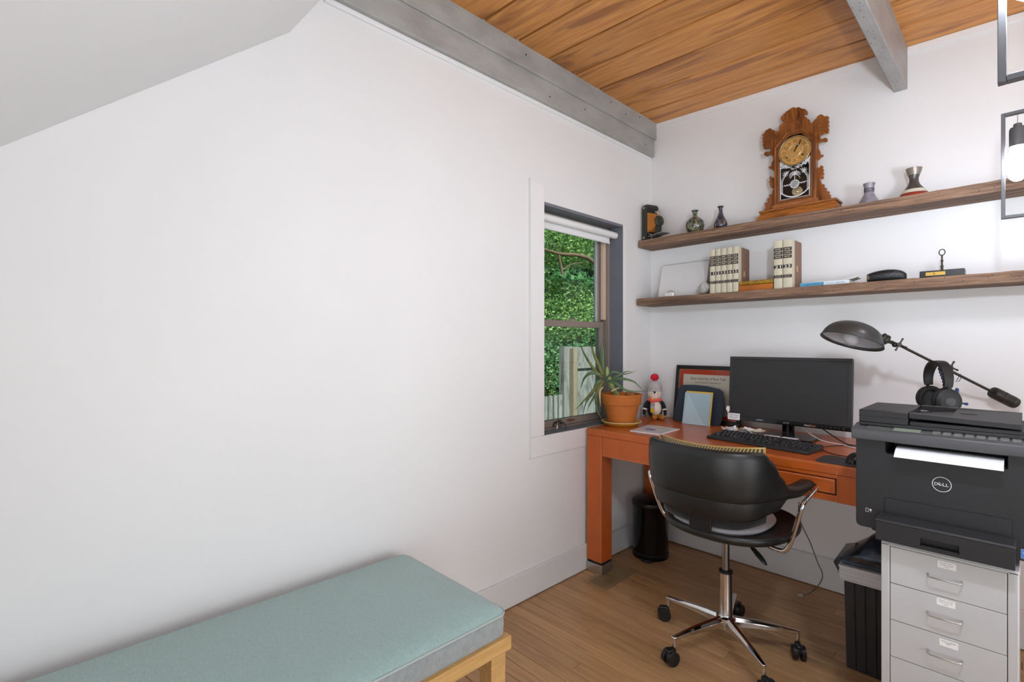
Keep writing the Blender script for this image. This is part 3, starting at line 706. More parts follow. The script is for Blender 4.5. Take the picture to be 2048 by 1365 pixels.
# ================================================================ TRASH CAN
tcn = thing('pedal_bin', 'small glossy black pedal bin under the desk beside the left leg', 'trash can', (.155, -.27, 0), R(20))
GL = mat('gloss_black', '0B0B0C', .12)
B().lathe([(.100, 0), (.103, .006), (.103, .016), (.0985, .02), (.1, .03), (.1, .285), (.103, .29), (.103, .298), (.098, .3)], seg=48).obj('bin_body', GL, tcn)
B().lathe([(.105, .296), (.106, .303), (.104, .315), (.09, .326), (.06, .333), (.02, .336)], seg=48).obj('lid', mat('satin_black', '101011', .35), tcn)
B().lathe([(.1015, .022), (.1035, .024), (.1035, .03), (.1015, .032)], seg=48).obj('base_band', BLK, tcn)
b = B().prism([(-.032, -.088), (.032, -.088), (.03, -.122), (.018, -.134), (-.018, -.134), (-.03, -.122)], .012, lambda a, c, t: (a, c, t), .006); b.obj('pedal', BLK, tcn, bev=.003)
b = B().box(-.03, .03, .092, .116, .27, .32).obj('hinge', BLK, tcn, bev=.004)

# ================================================================ FLOOR VENT
fv = thing('floor_register', 'bronze slotted floor vent in front of the desk foot', 'vent', (.155, -.665, 0))
BRZ = mat('bronze_metal', 'A48C68', .4, .5)
b = B(); b.box(-.068, .068, -.14, -.125, .0005, .004).box(-.068, .068, .125, .14, .0005, .004).box(-.068, -.045, -.125, .125, .0005, .004).box(.045, .068, -.125, .125, .0005, .004).box(-.045, .045, .02, .125, .0005, .004)
b.obj('vent_frame', BRZ, fv, bev=.001)
B().box(-.05, .05, -.13, .03, .0002, .0010).obj('duct_opening', SHADOWGAP, fv)
for i in range(14):
    y = -.12 + i * .0105; B().box(-.045, .045, y, y + .0055, .0012, .0038).obj('vent_slat', BRZ, fv)

# ================================================================ RIBBED BIN + BOOK/BAG STACK
rbn = thing('ribbed_bin', 'black ribbed waste bin on the floor left of the drawer cabinet', 'bin', (1.315, -.545, 0))
b = B(); H_ = .335; rw, rd = .131, .096
def ribring(k, z):
    pts = []
    per = [(-rw * k, -rd * k), (rw * k, -rd * k), (rw * k, rd * k), (-rw * k, rd * k)]
    for i in range(4):
        a, c = Vector(per[i]), Vector(per[(i + 1) % 4]); d = c - a; n_ = Vector((d.y, -d.x)).normalized(); L = d.length; m_ = round(L / .031)
        for j in range(m_):
            for t, o_ in ((.0, -.004), (.08, -.004), (.13, 0), (.95, 0)):
                q = a + d * ((j + t) / m_) + n_ * (o_ if not (j == 0 and t < .1) else 0); pts.append(Vector((q.x, q.y, z)))
    return pts
b.rings([ribring(.93, 0), ribring(.95, .01), ribring(1, H_), ribring(.96, H_), ribring(.9, .02)], True)
b.obj('bin_body', mat('bin_black', '303032', .5), rbn, smooth=20)
bkx, bky = 1.3, -.76
pa = thing('paper_block', 'thick white stack of loose paper sheets lying on top of the ribbed bin', 'paper', (1.286, -.545, .336), R(2))
b = B(); z = 0
for i in range(8):
    h = rnd.uniform(.005, .011); j = rnd.uniform(-.002, .002); b.box(-.118 + j, .12, -.115 + j, .10, z, z + h - .0004); z += h
b.obj('sheets', mat('paper_stack', 'D9D8DA', .8, col2='C4C3C5', scale=(2, 2, 900)), pa)
bg_ = thing('magazine_bag', 'dark blue plastic mailing bag with magazines lying over the paper stack', 'bag', (1.286, -.545, .336), R(2))
DK = mat('dark_blue_plastic', '1A222C', .28, col2='2E3F52', scale=(22, 30, 30), bump=.5, bscale=(30, 30, 30), amt=.3)
b = B(); rs = []
pts = [(-.119, -.002), (-.142, .045), (-.134, .062), (-.1, .085), (-.055, .125), (-.035, .148), (-.02, .15), (.03, .14), (.115, .11), (.115, .098), (0, .1), (-.04, .095), (-.08, .08), (-.118, .066), (-.122, .03)]
for y in (-.08, -.04, .03, .08, .11):
    k = {-.08: .5, -.04: .9, .03: 1, .08: .9, .11: .5}[y]
    rs.append([Vector((a, y + rnd.uniform(-.004, .004), (c if c < .066 else .066 + (c - .066) * k))) for a, c in pts])
b.rings(rs); b.obj('bag_film', DK, bg_, smooth=70)
b = B(); b.box(-.112, .115, -.112, .09, .066, .071); o_ = b.obj('magazine', mat('magazine_cover_blue', '41627E', .3, col2='1B2A38', scale=(14, 14, 14), amt=.35), bg_, bev=.001)
b = B(); b.sheet(lambda u, v: ((-.085 + .2 * u, -.11 + .12 * v, .073 + .035 * v * (1 - .3 * u)), (0, -.3, 1)), 4, 4, .001); o2 = b.obj('flyer', mat('flyer_grey', '6E655F', .5, col2='2A2F38', scale=(20, 20, 20), amt=.4), bg_)
text('flyer_lettering', 'WINDOW', .06, .010, Matrix.Translation((.0, -.062, .098)) @ Matrix.Rotation(R(18), 4, 'X') @ Matrix.Rotation(R(-6), 4, 'Z'), mat('pale_blue_print', '9FC3D6', .5), bg_)
text('flyer_lettering', 'adapt', .045, .009, Matrix.Translation((.0, -.098, .087)) @ Matrix.Rotation(R(18), 4, 'X') @ Matrix.Rotation(R(-6), 4, 'Z'), mat('dark_print', '1A1A1A', .5), bg_)
pf_ = thing('plastic_film', 'crumpled clear plastic film hanging over the ribbed bin rim', 'plastic bag', (1.36, -.648, .29))
b = B(); b.sheet(lambda u, v: ((-.045 + .09 * u, -.006 + .006 * math.sin(14 * u + 5 * v) - .003 * v, .055 - .075 * v * (.4 + .6 * u) + .006 * math.sin(11 * u)), (0, -1, 0)), 20, 10, .0005)
b.obj('film', mat('clear_film', '8A8A8A', .2, trans=.7, alpha=.6), pf_, smooth=80)
#PART3
# ================================================================ PENDANT LANTERNS
def pendant(cx, cy, label, power, hw=.058, bx=-.021):
    t = thing('pendant_lantern', label, 'light', (cx, cy, 1.61), group='open-frame pendant lanterns')
    FR = mat('dark_gunmetal', '565658', .5, .3)
    th = .0048; H_ = .333
    for sx in (-1, 1): B().box(sx * hw - (th if sx > 0 else -th) - th, sx * hw - (th if sx > 0 else -th) + th, -.008, .008, 0, H_).obj('post', FR, t, bev=.0008, seg=1)
    for z in (0, H_ - 2 * th): B().box(-hw + 2 * th, hw - 2 * th, -.008, .008, z, z + 2 * th).obj('cross_bar', FR, t, bev=.0008, seg=1)
    B().cyl((0, 0, H_ - .008), (0, 0, CZ(cx) - 1.61 - .02), .003, seg=10).obj('stem', FR, t)
    B().lathe([(.05, CZ(cx) - 1.61 - .022), (.052, CZ(cx) - 1.61 - .018), (.052, CZ(cx) - 1.61)], seg=28).obj('ceiling_canopy', FR, t)
    B().lathe([(.010, .283), (.010, .292), (.007, .294)], (bx, 0, 0), 16).lathe([(.0195, .222), (.0195, .275), (.0175, .281), (.0, .283)], (bx, 0, 0), 28).obj('socket', FR, t)
    B().cyl((bx, 0, .29), (bx, 0, .33), .0007, seg=8).obj('socket_wire', FR, t)
    bm_ = mat('glowing_bulb_%d' % power, 'EAF1FF', .3, emit=power)
    B().lathe([(.0125, .222), (.015, .214), (.0225, .195), (.0265, .170), (.0255, .145), (.019, .125), (.01, .116), (.002, .114)], (bx, 0, 0), 28).obj('bulb', bm_, t, smooth=80)
pendant(1.662, -.62, 'slim open-frame pendant lantern with lit bulb nearest the back wall', BULB_STRENGTH[0])
pendant(1.687, -1.775, 'slim open-frame pendant lantern hanging nearest the viewer, cut off by the top edge', BULB_STRENGTH[1])

# ================================================================ POTTED ALOE
ap = thing('potted_aloe', 'leggy aloe plant in a terracotta pot at the left end of the desk', 'plant', (.095, -.475, DT))
TER = mat('terracotta', 'C8762E', .75, col2='B4652A', scale=(12, 12, 12), bump=.15, bscale=(120, 120, 120))
sau = B().lathe([(.085, 0), (.09, .003), (.108, .018), (.110, .022), (.106, .022), (.088, .008), (.02, .006)], seg=48).obj('saucer', mat('ochre_glaze', 'C99A3A', .35), ap, label='ochre glazed saucer')
B().tube([(.108 * math.cos(2 * PI * i / 48), .108 * math.sin(2 * PI * i / 48), .022) for i in range(48)], .0022, 6, closed=True).obj('saucer_rim', mat('cream_rim', 'D9CFA0', .4), sau)
B().lathe([(.068, .007), (.071, .008), (.0965, .115), (.105, .117), (.1065, .122), (.110, .158), (.1125, .160), (.1135, .170), (.111, .173), (.101, .173), (.099, .15)], seg=56).obj('pot', TER, ap)
B().lathe([(.1, .15), (.08, .154), (.04, .158), (.0, .160)], seg=32).obj('soil', mat('soil', '4A3A2C', .95, bump=.8, bscale=(80, 80, 80)), ap)
LEAF = mat('aloe_green', '6E8A62', .45, col2='56704C', scale=(40, 40, 40), bump=.1, bscale=(200, 200, 200))
LEAFY = mat('aloe_olive', '8C8A4A', .5, col2='6B7440', scale=(40, 40, 40))
base = P(1222, 770, Y=-.47) - Vector((.095, -.475, DT))
stem0 = Vector((-.02, .0, .155))
crown = P(1219, 760, Y=-.47) - Vector((.095, -.475, DT))
B().tube(smoothpts([stem0, (stem0 + crown) / 2 + Vector((-.01, 0, .0)), crown, crown + Vector((-.014, 0, .03)), crown + Vector((-.018, 0, .075))]), [.012, .012, .012, .012, .012, .013, .013, .013, .014, .014, .014, .014, .014, .013, .013, .012, .012, .012, .011, .011, .010, .009, .008, .005, .001][:25], 12).obj('stem', mat('aloe_stem', '9AAA6A', .5), ap)
def aleaf(pix, r0, depth, m=LEAF):
    """leaf centre line given as photo pixels at room depths y"""
    pts = [P(a, c, Y=d) - Vector((.095, -.475, DT)) for (a, c), d in zip(pix, depth)]
    sp = smoothpts(pts, 8); n_ = len(sp); b = B()
    b.tube(sp, [max(.0008, r0 * (1 - (i / (n_ - 1)) ** 1.7) * (.75 + .5 * min(1, i / n_ * 3))) for i in range(n_)], 8, flat=.5, up=(.3, -1, .2)); b.obj('leaf', m, ap, smooth=70)
aleaf([(1204, 755), (1190, 741), (1170, 712), (1155, 676)], .0085, [-.47, -.48, -.5, -.52], LEAFY)
aleaf([(1205, 750), (1196, 728), (1185, 700), (1179, 666)], .010, [-.47, -.47, -.46, -.45], LEAFY)
aleaf([(1207, 752), (1205, 722), (1206, 700), (1203, 684)], .008, [-.46, -.45, -.45, -.45])
aleaf([(1203, 748), (1200, 722), (1203, 690), (1198, 652)], .0055, [-.45, -.42, -.40, -.38])
aleaf([(1201, 752), (1185, 746), (1169, 756), (1160, 780)], .010, [-.47, -.50, -.52, -.54])
aleaf([(1203, 762), (1190, 778), (1168, 802), (1150, 820)], .0085, [-.48, -.52, -.55, -.57], LEAFY)
aleaf([(1204, 762), (1188, 782), (1172, 806), (1165, 832)], .008, [-.48, -.51, -.53, -.54])
aleaf([(1204, 764), (1192, 788), (1180, 808), (1173, 826)], .007, [-.48, -.52, -.55, -.57])
aleaf([(1205, 765), (1193, 792), (1194, 820), (1204, 838)], .008, [-.49, -.54, -.57, -.585])
aleaf([(1203, 760), (1192, 768), (1184, 790), (1170, 803)], .007, [-.48, -.5, -.5, -.5])
aleaf([(1207, 762), (1196, 780), (1190, 800), (1200, 812)], .006, [-.5, -.54, -.56, -.58], LEAFY)
aleaf([(1212, 757), (1225, 744), (1248, 749), (1274, 742)], .006, [-.45, -.44, -.40, -.36])
aleaf([(1214, 760), (1232, 754), (1252, 744), (1266, 745)], .0055, [-.46, -.46, -.42, -.40])
aleaf([(1216, 764), (1240, 758), (1268, 764), (1287, 783)], .0075, [-.49, -.49, -.47, -.45])
aleaf([(1216, 762), (1232, 768), (1255, 782), (1296, 783)], .0085, [-.50, -.53, -.54, -.50])
aleaf([(1209, 762), (1218, 752), (1222, 748), (1222, 760)], .006, [-.48, -.5, -.52, -.53])
aleaf([(1206, 775), (1200, 782), (1200, 800), (1202, 814)], .005, [-.56, -.585, -.6, -.6], mat('dry_leaf', 'C9B48A', .7))
aleaf([(1222, 783), (1240, 776), (1252, 780), (1258, 785)], .004, [-.54, -.5, -.47, -.45], mat('dry_leaf', 'C9B48A', .7))
B().ball((.035, .03, .168), (.03, .02, .010), 14, 8).obj('dried_leaf_base', mat('dry_brown', 'A8743E', .8), ap)

# tripod on the sill
tp = thing('mini_tripod', 'small black three-legged holder on the window sill', 'tripod', tuple(P(1119, 858, Z=WZ0 + .002)))
b = B().lathe([(.009, .024), (.011, .026), (.011, .032), (.006, .034), (.006, .040), (.012, .042), (.012, .046)], seg=20); b.obj('hub', BLK, tp)
for k in range(4):
    a = R(20 + 90 * k); d = Vector((math.cos(a), math.sin(a), 0))
    B().tube(smoothpts([d * .008 + Vector((0, 0, .03)), d * .022 + Vector((0, 0, .033)), d * .033 + Vector((0, 0, .020)), d * .037 + Vector((0, 0, .005))]), .0038, 8).obj('leg', CHROME if k % 2 else BLK, tp)

# ================================================================ PENGUIN PLUSH
pp_ = P(1312, 838, Z=DT); px_, py_ = .098, -.125
pg = thing('penguin_plush', 'knitted penguin plush with red pompom hat sitting by the framed diploma', 'plush toy', (px_, py_, DT), R(30))
PB = mat('plush_black', '1E2226', .9); PW = mat('plush_cream', 'E9DFCF', .9, bump=.3, bscale=(200, 200, 200)); PG = mat('plush_grey', 'B9B5B4', .9, bump=.3, bscale=(300, 300, 300))
PO = mat('plush_tan', 'B4762A', .9, bump=.4, bscale=(200, 200, 200)); PK = mat('plush_coral', 'E86A5E', .9); PY = mat('plush_yellow', 'DDB22E', .9); PD = mat('plush_midgrey', '9B9998', .9)
B().ball((0, 0, .058), (.046, .036, .060), 24, 16).obj('body', PB, pg, smooth=80)
B().ball((.004, -.012, .062), (.036, .030, .050), 24, 16).obj('belly', PW, pg, smooth=80)
hd = B().ball((0, -.002, .150), (.041, .035, .044), 28, 18).obj('head', PW, pg, smooth=80)
B().lathe([(.0425, 0), (.044, .004), (.043, .03), (.036, .048), (.02, .06), (.003, .064)], (0, -.001, .163), 32, sy=.86).obj('hat', PG, hd, smooth=60)
b = B()
for k in range(9):
    a = 2 * PI * k / 9; q = lambda aa, z, r: (r * math.cos(aa), r * .86 * math.sin(aa) - .001, z)
    b.add([q(a - .35, .196, .0432), q(a + .35, .196, .0432), q(a, .176, .0452)], [(0, 1, 2)])
b.obj('hat_zigzag', PD, hd, smooth=0)
B().ball((0, .0, .247), (.025, .025, .022), 20, 12).obj('pompom', mat('pompom_red', 'D8203A', .95, bump=1, bscale=(300, 300, 300)), hd, smooth=80)
for s_ in (-1, 1):
    B().ball((s_ * .018, -.034, .151), (.0026, .002, .0032), 10, 6).obj('eye', PB, hd)
    B().ball((s_ * .021, -.0315, .137), (.0075, .003, .006), 12, 6).obj('cheek', mat('plush_pink', 'E8B6A8', .9), hd)
B().prism([(-.009, .165), (.009, .165), (.0, .148)], .006, lambda a, c, t: (a, t, c), -.041).obj('forehead_patch', PB, hd)
B().tube([(-.006, -.0375, .143), (-.003, -.0385, .1405), (.0, -.039, .1395), (.003, -.0385, .1405), (.006, -.0375, .143)], .0007, 6).obj('mouth', PK, hd)
b = B().tube([(.032 * math.cos(2 * PI * i / 24), .029 * math.sin(2 * PI * i / 24) - .003, .112) for i in range(24)], .0105, 10, closed=True); sc = b.obj('scarf', PK, pg, smooth=80)
B().ball((-.008, -.033, .114), (.016, .006, .010), 14, 8).obj('scarf_stripe', PY, sc)
zz = .108
for c_, h in ((PK, .012), (PD, .018), (PG, .016), (PY, .022)):
    B().box(-.024, .0, -.049, -.043, zz - h, zz).obj('scarf_end', c_, sc, bev=.002); zz -= h
for s_ in (-1, 1):
    ar = B().tube(smoothpts([(s_ * .030, -.0, .102), (s_ * .048, -.008, .085), (s_ * .058, -.018, .055), (s_ * .06, -.03, .022)]), [.012, .013, .013, .013, .013, .0125, .012, .0115, .011, .011, .0105, .010, .010, .009, .009, .009, .008, .007, .004], 12).obj('flipper', PB, pg, smooth=80)
    B().tube([(s_ * .0565, -.0165, .06), (s_ * .058, -.0185, .052)], .0142, 12).obj('flipper_stripe', PW, ar)
    lx = .022 if s_ > 0 else -.006
    B().tube(smoothpts([(lx - .0, -.03, .013), (lx + .008, -.058, .016), (lx + .016 * (s_ + 1.0), -.084, .017)]), [.012, .013, .0135, .014, .0145, .015, .0155, .016, .0165, .0165, .015, .011, .004], 12).obj('foot', PO, pg, smooth=80)
    B().tube([(lx - .0, -.03, .013), (lx + .001, -.038, .013)], .0122, 12).obj('foot_cuff', PW, pg)

# ================================================================ DIPLOMA FRAME
fx0, fx1 = .197, .197 + .39; tilt = math.atan2(.045, .32)
df = thing('framed_diploma', 'black framed diploma with red mat leaning on the back wall behind the folder stand', 'picture frame', ((fx0 + fx1) / 2, -.078, DT))
df.rotation_euler = (-tilt, 0, 0)
hwf, hh = (fx1 - fx0) / 2, .325; FB = mat('frame_black', '1E1D1C', .35)
for nm, q in (('top', (-hwf, hwf, hh - .022, hh)), ('bottom', (-hwf, hwf, 0, .022)), ('left', (-hwf, -hwf + .022, .022, hh - .022)), ('right', (hwf - .022, hwf, .022, hh - .022))):
    B().box(q[0], q[1], -.012, .012, q[2], q[3]).obj('frame_rail', FB, df, bev=.003)
b = B(); g = .023
for q in ((-hwf + g, hwf - g, hh - g - .002, hh - g), (-hwf + g, hwf - g, g, g + .002), (-hwf + g, -hwf + g + .002, g, hh - g), (hwf - g - .002, hwf - g, g, hh - g)): b.box(q[0], q[1], -.009, -.003, q[2], q[3])
b.obj('gilt_fillet', mat('gilt', 'B58A6A', .4, .3), df)
B().box(-hwf + .02, hwf - .02, -.004, .006, .02, hh - .02).obj('mat_board', mat('red_mat', 'C23A14', .5), df)
B().box(-hwf + .047, hwf - .047, -.005, -.004, .047, hh - .052).obj('certificate', mat('certificate_paper', 'E3DCCB', .8), df)
INKD = mat('certificate_ink', '4A4038', .8)
def tf(x, z): return Matrix.Translation((x, -.0052, z)) @ Matrix.Rotation(R(90), 4, 'X')
text('certificate_lettering', 'State University of New York', .205, .021, tf(0, hh - .077), INKD, df, .0002)
text('certificate_lettering', 'State University at Stony Brook', .150, .012, tf(0, hh - .098), INKD, df, .0002)
B().box(-hwf + .02, hwf - .02, -.0075, -.0065, .02, hh - .02).obj('frame_glass', mat('frame_glazing', 'FFFFFF', .02, trans=1, ior=1.3), df)

# ================================================================ FOLDER STAND + NOTE CARDS
fo = thing('folder_stand', 'dark slate-blue curved board standing upright left of the monitor', 'folder', (.37, -.135, DT)); fo.rotation_euler = (R(-10), 0, 0)
poly = [(-.128, .0), (-.142, .012), (-.145, .05), (-.132, .13), (-.128, .19), (-.118, .208), (-.095, .214), (-.03, .217), (.04, .214), (.11, .203), (.132, .188), (.142, .15), (.146, .08), (.138, .03), (.125, .0)]
B().prism(poly, .007, lambda a, c, t: (a, t, c), -.0035).obj('board', mat('slate_blue_board', '2F3A45', .6), fo, bev=.002)
B().box(-.12, .12, -.004, .03, .0, .004).obj('foot', mat('slate_blue_board', '2F3A45', .6), fo)
nb = thing('note_pad', 'pale blue notepad with yellow backing leaning on the dark folder board', 'notepad', (.388, -.19, DT)); nb.rotation_euler = (R(-13), 0, 0)
B().box(-.075, .079, .0, .003, .0, .187).obj('yellow_backing', mat('notepad_yellow', 'E3BC55', .7), nb, bev=.0005)
B().box(-.079, .072, -.005, -.0, .0, .177).obj('blue_cover', mat('notepad_blue', 'A9C4CF', .6), nb, bev=.0005)
B().prism([(-.078, .001), (.05, .001), (-.06, .17)], .0005, lambda a, c, t: (a, t, c), -.0055).obj('cover_triangle', mat('notepad_pale_blue', 'B7D0D9', .6), nb)

# ================================================================ MONITOR
mo = thing('computer_monitor', 'black widescreen monitor with stickers standing on the desk', 'monitor', (.868, -.25, DT))
ml, mr, mb, mt = .597 - .868, 1.129 - .868, .063, .385
tl = Matrix.Translation((0, 0, .2)) @ Matrix.Rotation(R(-4), 4, 'X') @ Matrix.Rotation(R(.0), 4, 'Z') @ Matrix.Translation((0, 0, -.2))
MB_ = mat('monitor_bezel', '2A2A2B', .45); MG = mat('monitor_gloss_bezel', '0B0B0E', .1)
def mbox(a, b_, c, d, e, f): return B().box(a, b_, c, d, e, f, tl)
mbox(ml, mr, .0, .03, mb, mt).obj('housing', BLKM, mo, bev=.003)
B().box(-.13, .13, .03, .05, .12, .32, tl).obj('rear_bulge', BLKM, mo, bev=.01)
for q in ((ml, mr, mt - .0145, mt), (ml, ml + .0145, mb + .022, mt - .0145), (mr - .0145, mr, mb + .022, mt - .0145)):
    B().box(q[0], q[1], -.004, .001, q[2], q[3], tl).obj('bezel_side', MB_, mo, bev=.001)
bz = mbox(ml, mr, -.005, .001, mb, mb + .022).obj('bezel_bottom', MG, mo, bev=.0015)
mbox(ml + .0145, mr - .0145, -.0008, .001, mb + .022, mt - .0145).obj('screen', mat('dark_screen', '262627', .42), mo)
def mface(x, z): return tl @ Matrix.Translation((x, -.0052, z)) @ Matrix.Rotation(R(90), 4, 'X')
text('brand_lettering', 'ASUS', .026, .006, mface(.0, mb + .011), mat('silver_print', 'B0B0B4', .3, .6), bz, .0003)
s1 = mbox(-.138, -.098, -.0056, -.005, mb + .008, mb + .0155).obj('sticker', mat('sticker_navy', '23283A', .4), bz)
text('sticker_lettering', 'SAMPLEX', .03, .0048, mface(-.118, mb + .0118), WHT, s1, .0006)
s2 = mbox(.074, .128, -.0056, -.005, mb + .004, mb + .0155).obj('sticker', mat('sticker_black', '111113', .4), bz)
text('sticker_lettering', 'Game', .022, .008, mface(.089, mb + .010), WHT, s2, .0006)
text('sticker_lettering', 'Fast', .022, .008, mface(.112, mb + .0095), mat('orange_print', 'D87A3C', .5), s2, .0006)
for k in range(6):
    mbox(.148 + k * .0165, .152 + k * .0165, -.0056, -.005, mb + .009, mb + .0105).obj('button_mark', mat('led_yellow', 'E9D36A', .4) if k == 5 else mat('dim_print', '77777A', .5), bz)
B().box(-.026, .026, .012, .03, .0, .12).obj('stand_neck', MG, mo, bev=.004)
B().box(-.004, .004, .010, .013, .01, .06).obj('neck_groove', BLKM, mo)
b = B().prism(rrect(-.115, .12, -.078, .09, .02, 5), .012, lambda a, c, t: (a, c, t), 0); b.obj('stand_base', MG, mo, bev=.003)
# notes taped on monitor (things that rest on it)
nt_ = thing('taped_note', 'handwritten white note taped to the lower left corner of the monitor', 'note', (.868, -.25, DT))
mbox(ml - .002, ml + .058, -.0068, -.0058, mb + .0, mb + .033).obj('note_paper', PAPER, nt_)
text('note_writing', 'make sure', .044, .006, tl @ Matrix.Translation((ml + .028, -.0069, mb + .0245)) @ Matrix.Rotation(R(90), 4, 'X'), INK, nt_, .0003)
text('note_writing', 'the you!!', .036, .009, tl @ Matrix.Translation((ml + .028, -.0069, mb + .012)) @ Matrix.Rotation(R(90), 4, 'X'), INK, nt_, .0003)
n2 = thing('paper_scrap', 'small torn white scrap taped on the left bezel above the handwritten note', 'note', (.868, -.25, DT))
B().prism([(ml - .012, mb + .05), (ml - .002, mb + .034), (ml + .006, mb + .042), (ml + .006, mb + .066), (ml - .009, mb + .066)], .0008, lambda a, c, t: tl @ Vector((a, t, c)), -.0066).obj('note_paper', PAPER, n2)
# white cards on the stand base
for i, (x, lab) in enumerate(((-.045, 'left blank white card lying on the monitor stand base'), (.032, 'right blank white card lying on the monitor stand base'))):
    c_ = thing('white_card', lab, 'card', (.868 + x, -.312, DT + .0125), R(-2), 'blank cards on the monitor base')
    B().box(-.034, .034, -.017, .017, 0, .0008).obj('card', PAPER, c_)

# crumpled receipts
def receipts(loc, n_, r, label):
    t = thing('paper_slips', label, 'paper slips', loc, 0, 'loose paper slips below the monitor')
    for k in range(n_):
        a = rnd.uniform(0, 6.3); L = rnd.uniform(.04, .07) * r; W = rnd.uniform(.025, .045) * r; cv = rnd.uniform(.15, .5); z0 = .001 + k * .0035; ph = rnd.uniform(0, 6)
        M = Matrix.Translation((rnd.uniform(-.018, .018) * r, rnd.uniform(-.014, .014) * r, z0)) @ Matrix.Rotation(a, 4, 'Z')
        B().sheet(lambda u, v: (M @ Vector(((u - .5) * L, (v - .5) * W, cv * .05 * (u - .5) ** 2 * 4 * (.4 + .6 * v) + .002 * math.sin(9 * v + ph) + .002)), (0, 0, 1)), 6, 5, .0004).obj('slip', PAPER if k % 3 else mat('cream_paper', 'EDE6D2', .7), t, smooth=60)
receipts((.645, -.345, DT), 8, 1.15, 'small heap of crumpled white receipts left of the bigger heap')
receipts((.738, -.366, DT), 11, 1.3, 'bigger heap of curled receipts in front of the monitor neck')

# ================================================================ KEYBOARD
c_ = [Vector((.613, -.616)), Vector((1.066, -.637)), Vector((1.061, -.488)), Vector((.544, -.33))]
kb_a = math.atan2(-.637 + .53, 1.066 - .60)
kp0 = P(1618, 917, Z=DT); kp1 = P(1637, 903, Z=DT + .02)
kb = thing('keyboard', 'black full-size keyboard on the desk in front of the monitor', 'keyboard', (.835, -.482, DT), R(-8))
KW, KD = .45, .15
B().prism([(-KD / 2, 0), (KD / 2, 0), (KD / 2, .024), (-KD / 2, .013)], KW, lambda a, c, t: (t, a, c), -KW / 2).obj('case', BLKM, kb, bev=.003)
KEY = mat('keycap_black', '232427', .45); KINK = mat('keycap_print', 'A6A8B0', .6)
kme = B(); kme.rings([[Vector((sx * .0082, sy * .0082, 0)) for sx, sy in ((-1, -1), (1, -1), (1, 1), (-1, 1))], [Vector((sx * .0062, sy * .0062 + .0005, .008)) for sx, sy in ((-1, -1), (1, -1), (1, 1), (-1, 1))]])
kmesh = kme.mesh('key', 0); kmesh.materials.append(KEY)
kim = B().box(-.0035, -.0015, .0, .003, .0081, .0085).box(-.001, .0, .0, .003, .0081, .0085).mesh('key_legend', 0); kim.materials.append(KINK)
rows = [(.058, [(i * .0188 + (.012 if i > 0 else 0) + (.008 if i > 4 else 0) + (.008 if i > 8 else 0)) for i in range(13)]), ]
def key(x, y, w_=1.0):
    o = bpy.data.objects.new('key', kmesh); COL.objects.link(o); o.parent = kb; z = .0125 + (y + KD / 2) / KD * .011
    o.location = (x, y, z); o.scale = (w_, 1, 1); o.rotation_euler = (math.atan2(.011, .15), 0, 0)
    q = bpy.data.objects.new('key_legend', kim); COL.objects.link(q); q.parent = o
xk = -KW / 2 + .018
for i in range(13): key(xk + i * .0191 + (.02 if i > 0 else 0) + (.008 if i > 4 else 0) + (.008 if i > 8 else 0) - (.006 if i else 0), .057)
for ry, y in enumerate((.031, .012, -.007, -.026)):
    off = (.0, .0095, .0135, .0225)[ry]
    if ry: key(xk + off / 2 - .001, y, 1 + off / .0095 * .5)
    for i in range(1 if ry else 0, (13, 13, 12, 11)[ry]): key(xk + off + i * .0191, y)
    endx = xk + off + (13, 13, 12, 11)[ry] * .0191; W_ = (xk + 14 * .0191 + .017 - endx); key(endx - .0095 + W_ / 2, y, max(1, W_ / .0191))
for x, w_ in ((0, 1.3), (.0235, 1.3), (.047, 1.3), (.1185, 6.1), (.19, 1.3), (.2145, 1.3), (.239, 1.3), (.264, 1.4)): key(xk + x + .003, -.045, w_)
for i in range(3):
    for y in (.057, .031, .012): key(xk + .3 + i * .0191, y)
    key(xk + .3 + i * .0191, -.045)
key(xk + .3 + .0191, -.026)
for i in range(4):
    for y in (.031, .012, -.007, -.026, -.045):
        if not (i == 3 and y in (-.007, -.045)): key(xk + .367 + i * .0191, y)

# mouse + pad + cables
mp_ = thing('mouse_pad', 'thin dark grey mouse pad at the right end of the desk', 'mouse pad', (1.245, -.612, DT))
B().prism(rrect(-.15, .12, -.075, .078, .028, 6), .003, lambda a, c, t: (a, c, t), 0).obj('pad', mat('pad_grey', '3C383C', .85), mp_)
ms = thing('computer_mouse', 'black computer mouse on the grey mouse pad', 'mouse', (1.214, -.595, DT + .003), R(80))
b = B(); rs = []
for i in range(13):
    t = i / 12; x = -.052 + .104 * t; w_ = .031 * (math.sin(PI * min(max(t * .94 + .03, 0), 1))) ** .45; h = .036 * math.sin(PI * min(.97, .06 + t * .86)) ** .6
    rs.append([Vector((x, w_ * math.cos(a), max(0, h * math.sin(a)) ** 1.0 * 1.0)) for a in [PI * j / 12 for j in range(13)]])
b.rings(rs); b.obj('shell', mat('mouse_black', '18191B', .3), ms, smooth=60)
B().cyl((.028, -.003, .026), (.028, .003, .026), .008, seg=16).obj('wheel', BLKM, ms)
mc = thing('mouse_cable', 'thin black mouse cable running behind the keyboard', 'cable', (0, 0, 0))
B().tube(smoothpts([(1.19, -.548, DT + .01), (1.12, -.50, DT + .003), (1.05, -.41, DT + .003), (1.08, -.3, DT + .003), (1.2, -.18, DT + .003)], 8), .0018, 8).obj('cord', BLK, mc)
wc = thing('white_cable', 'white cable curving down behind the monitor to the desk', 'cable', (0, 0, 0))
B().tube(smoothpts([P(1602, 856, Y=-.2), P(1640, 880, Y=-.22), P(1680, 892, Y=-.26), P(1712, 899, Y=-.30), P(1760, 905, Y=-.30)], 8, DT + .0035), .0026, 8).obj('cord', mat('cable_white', 'D8D4CC', .5), wc)
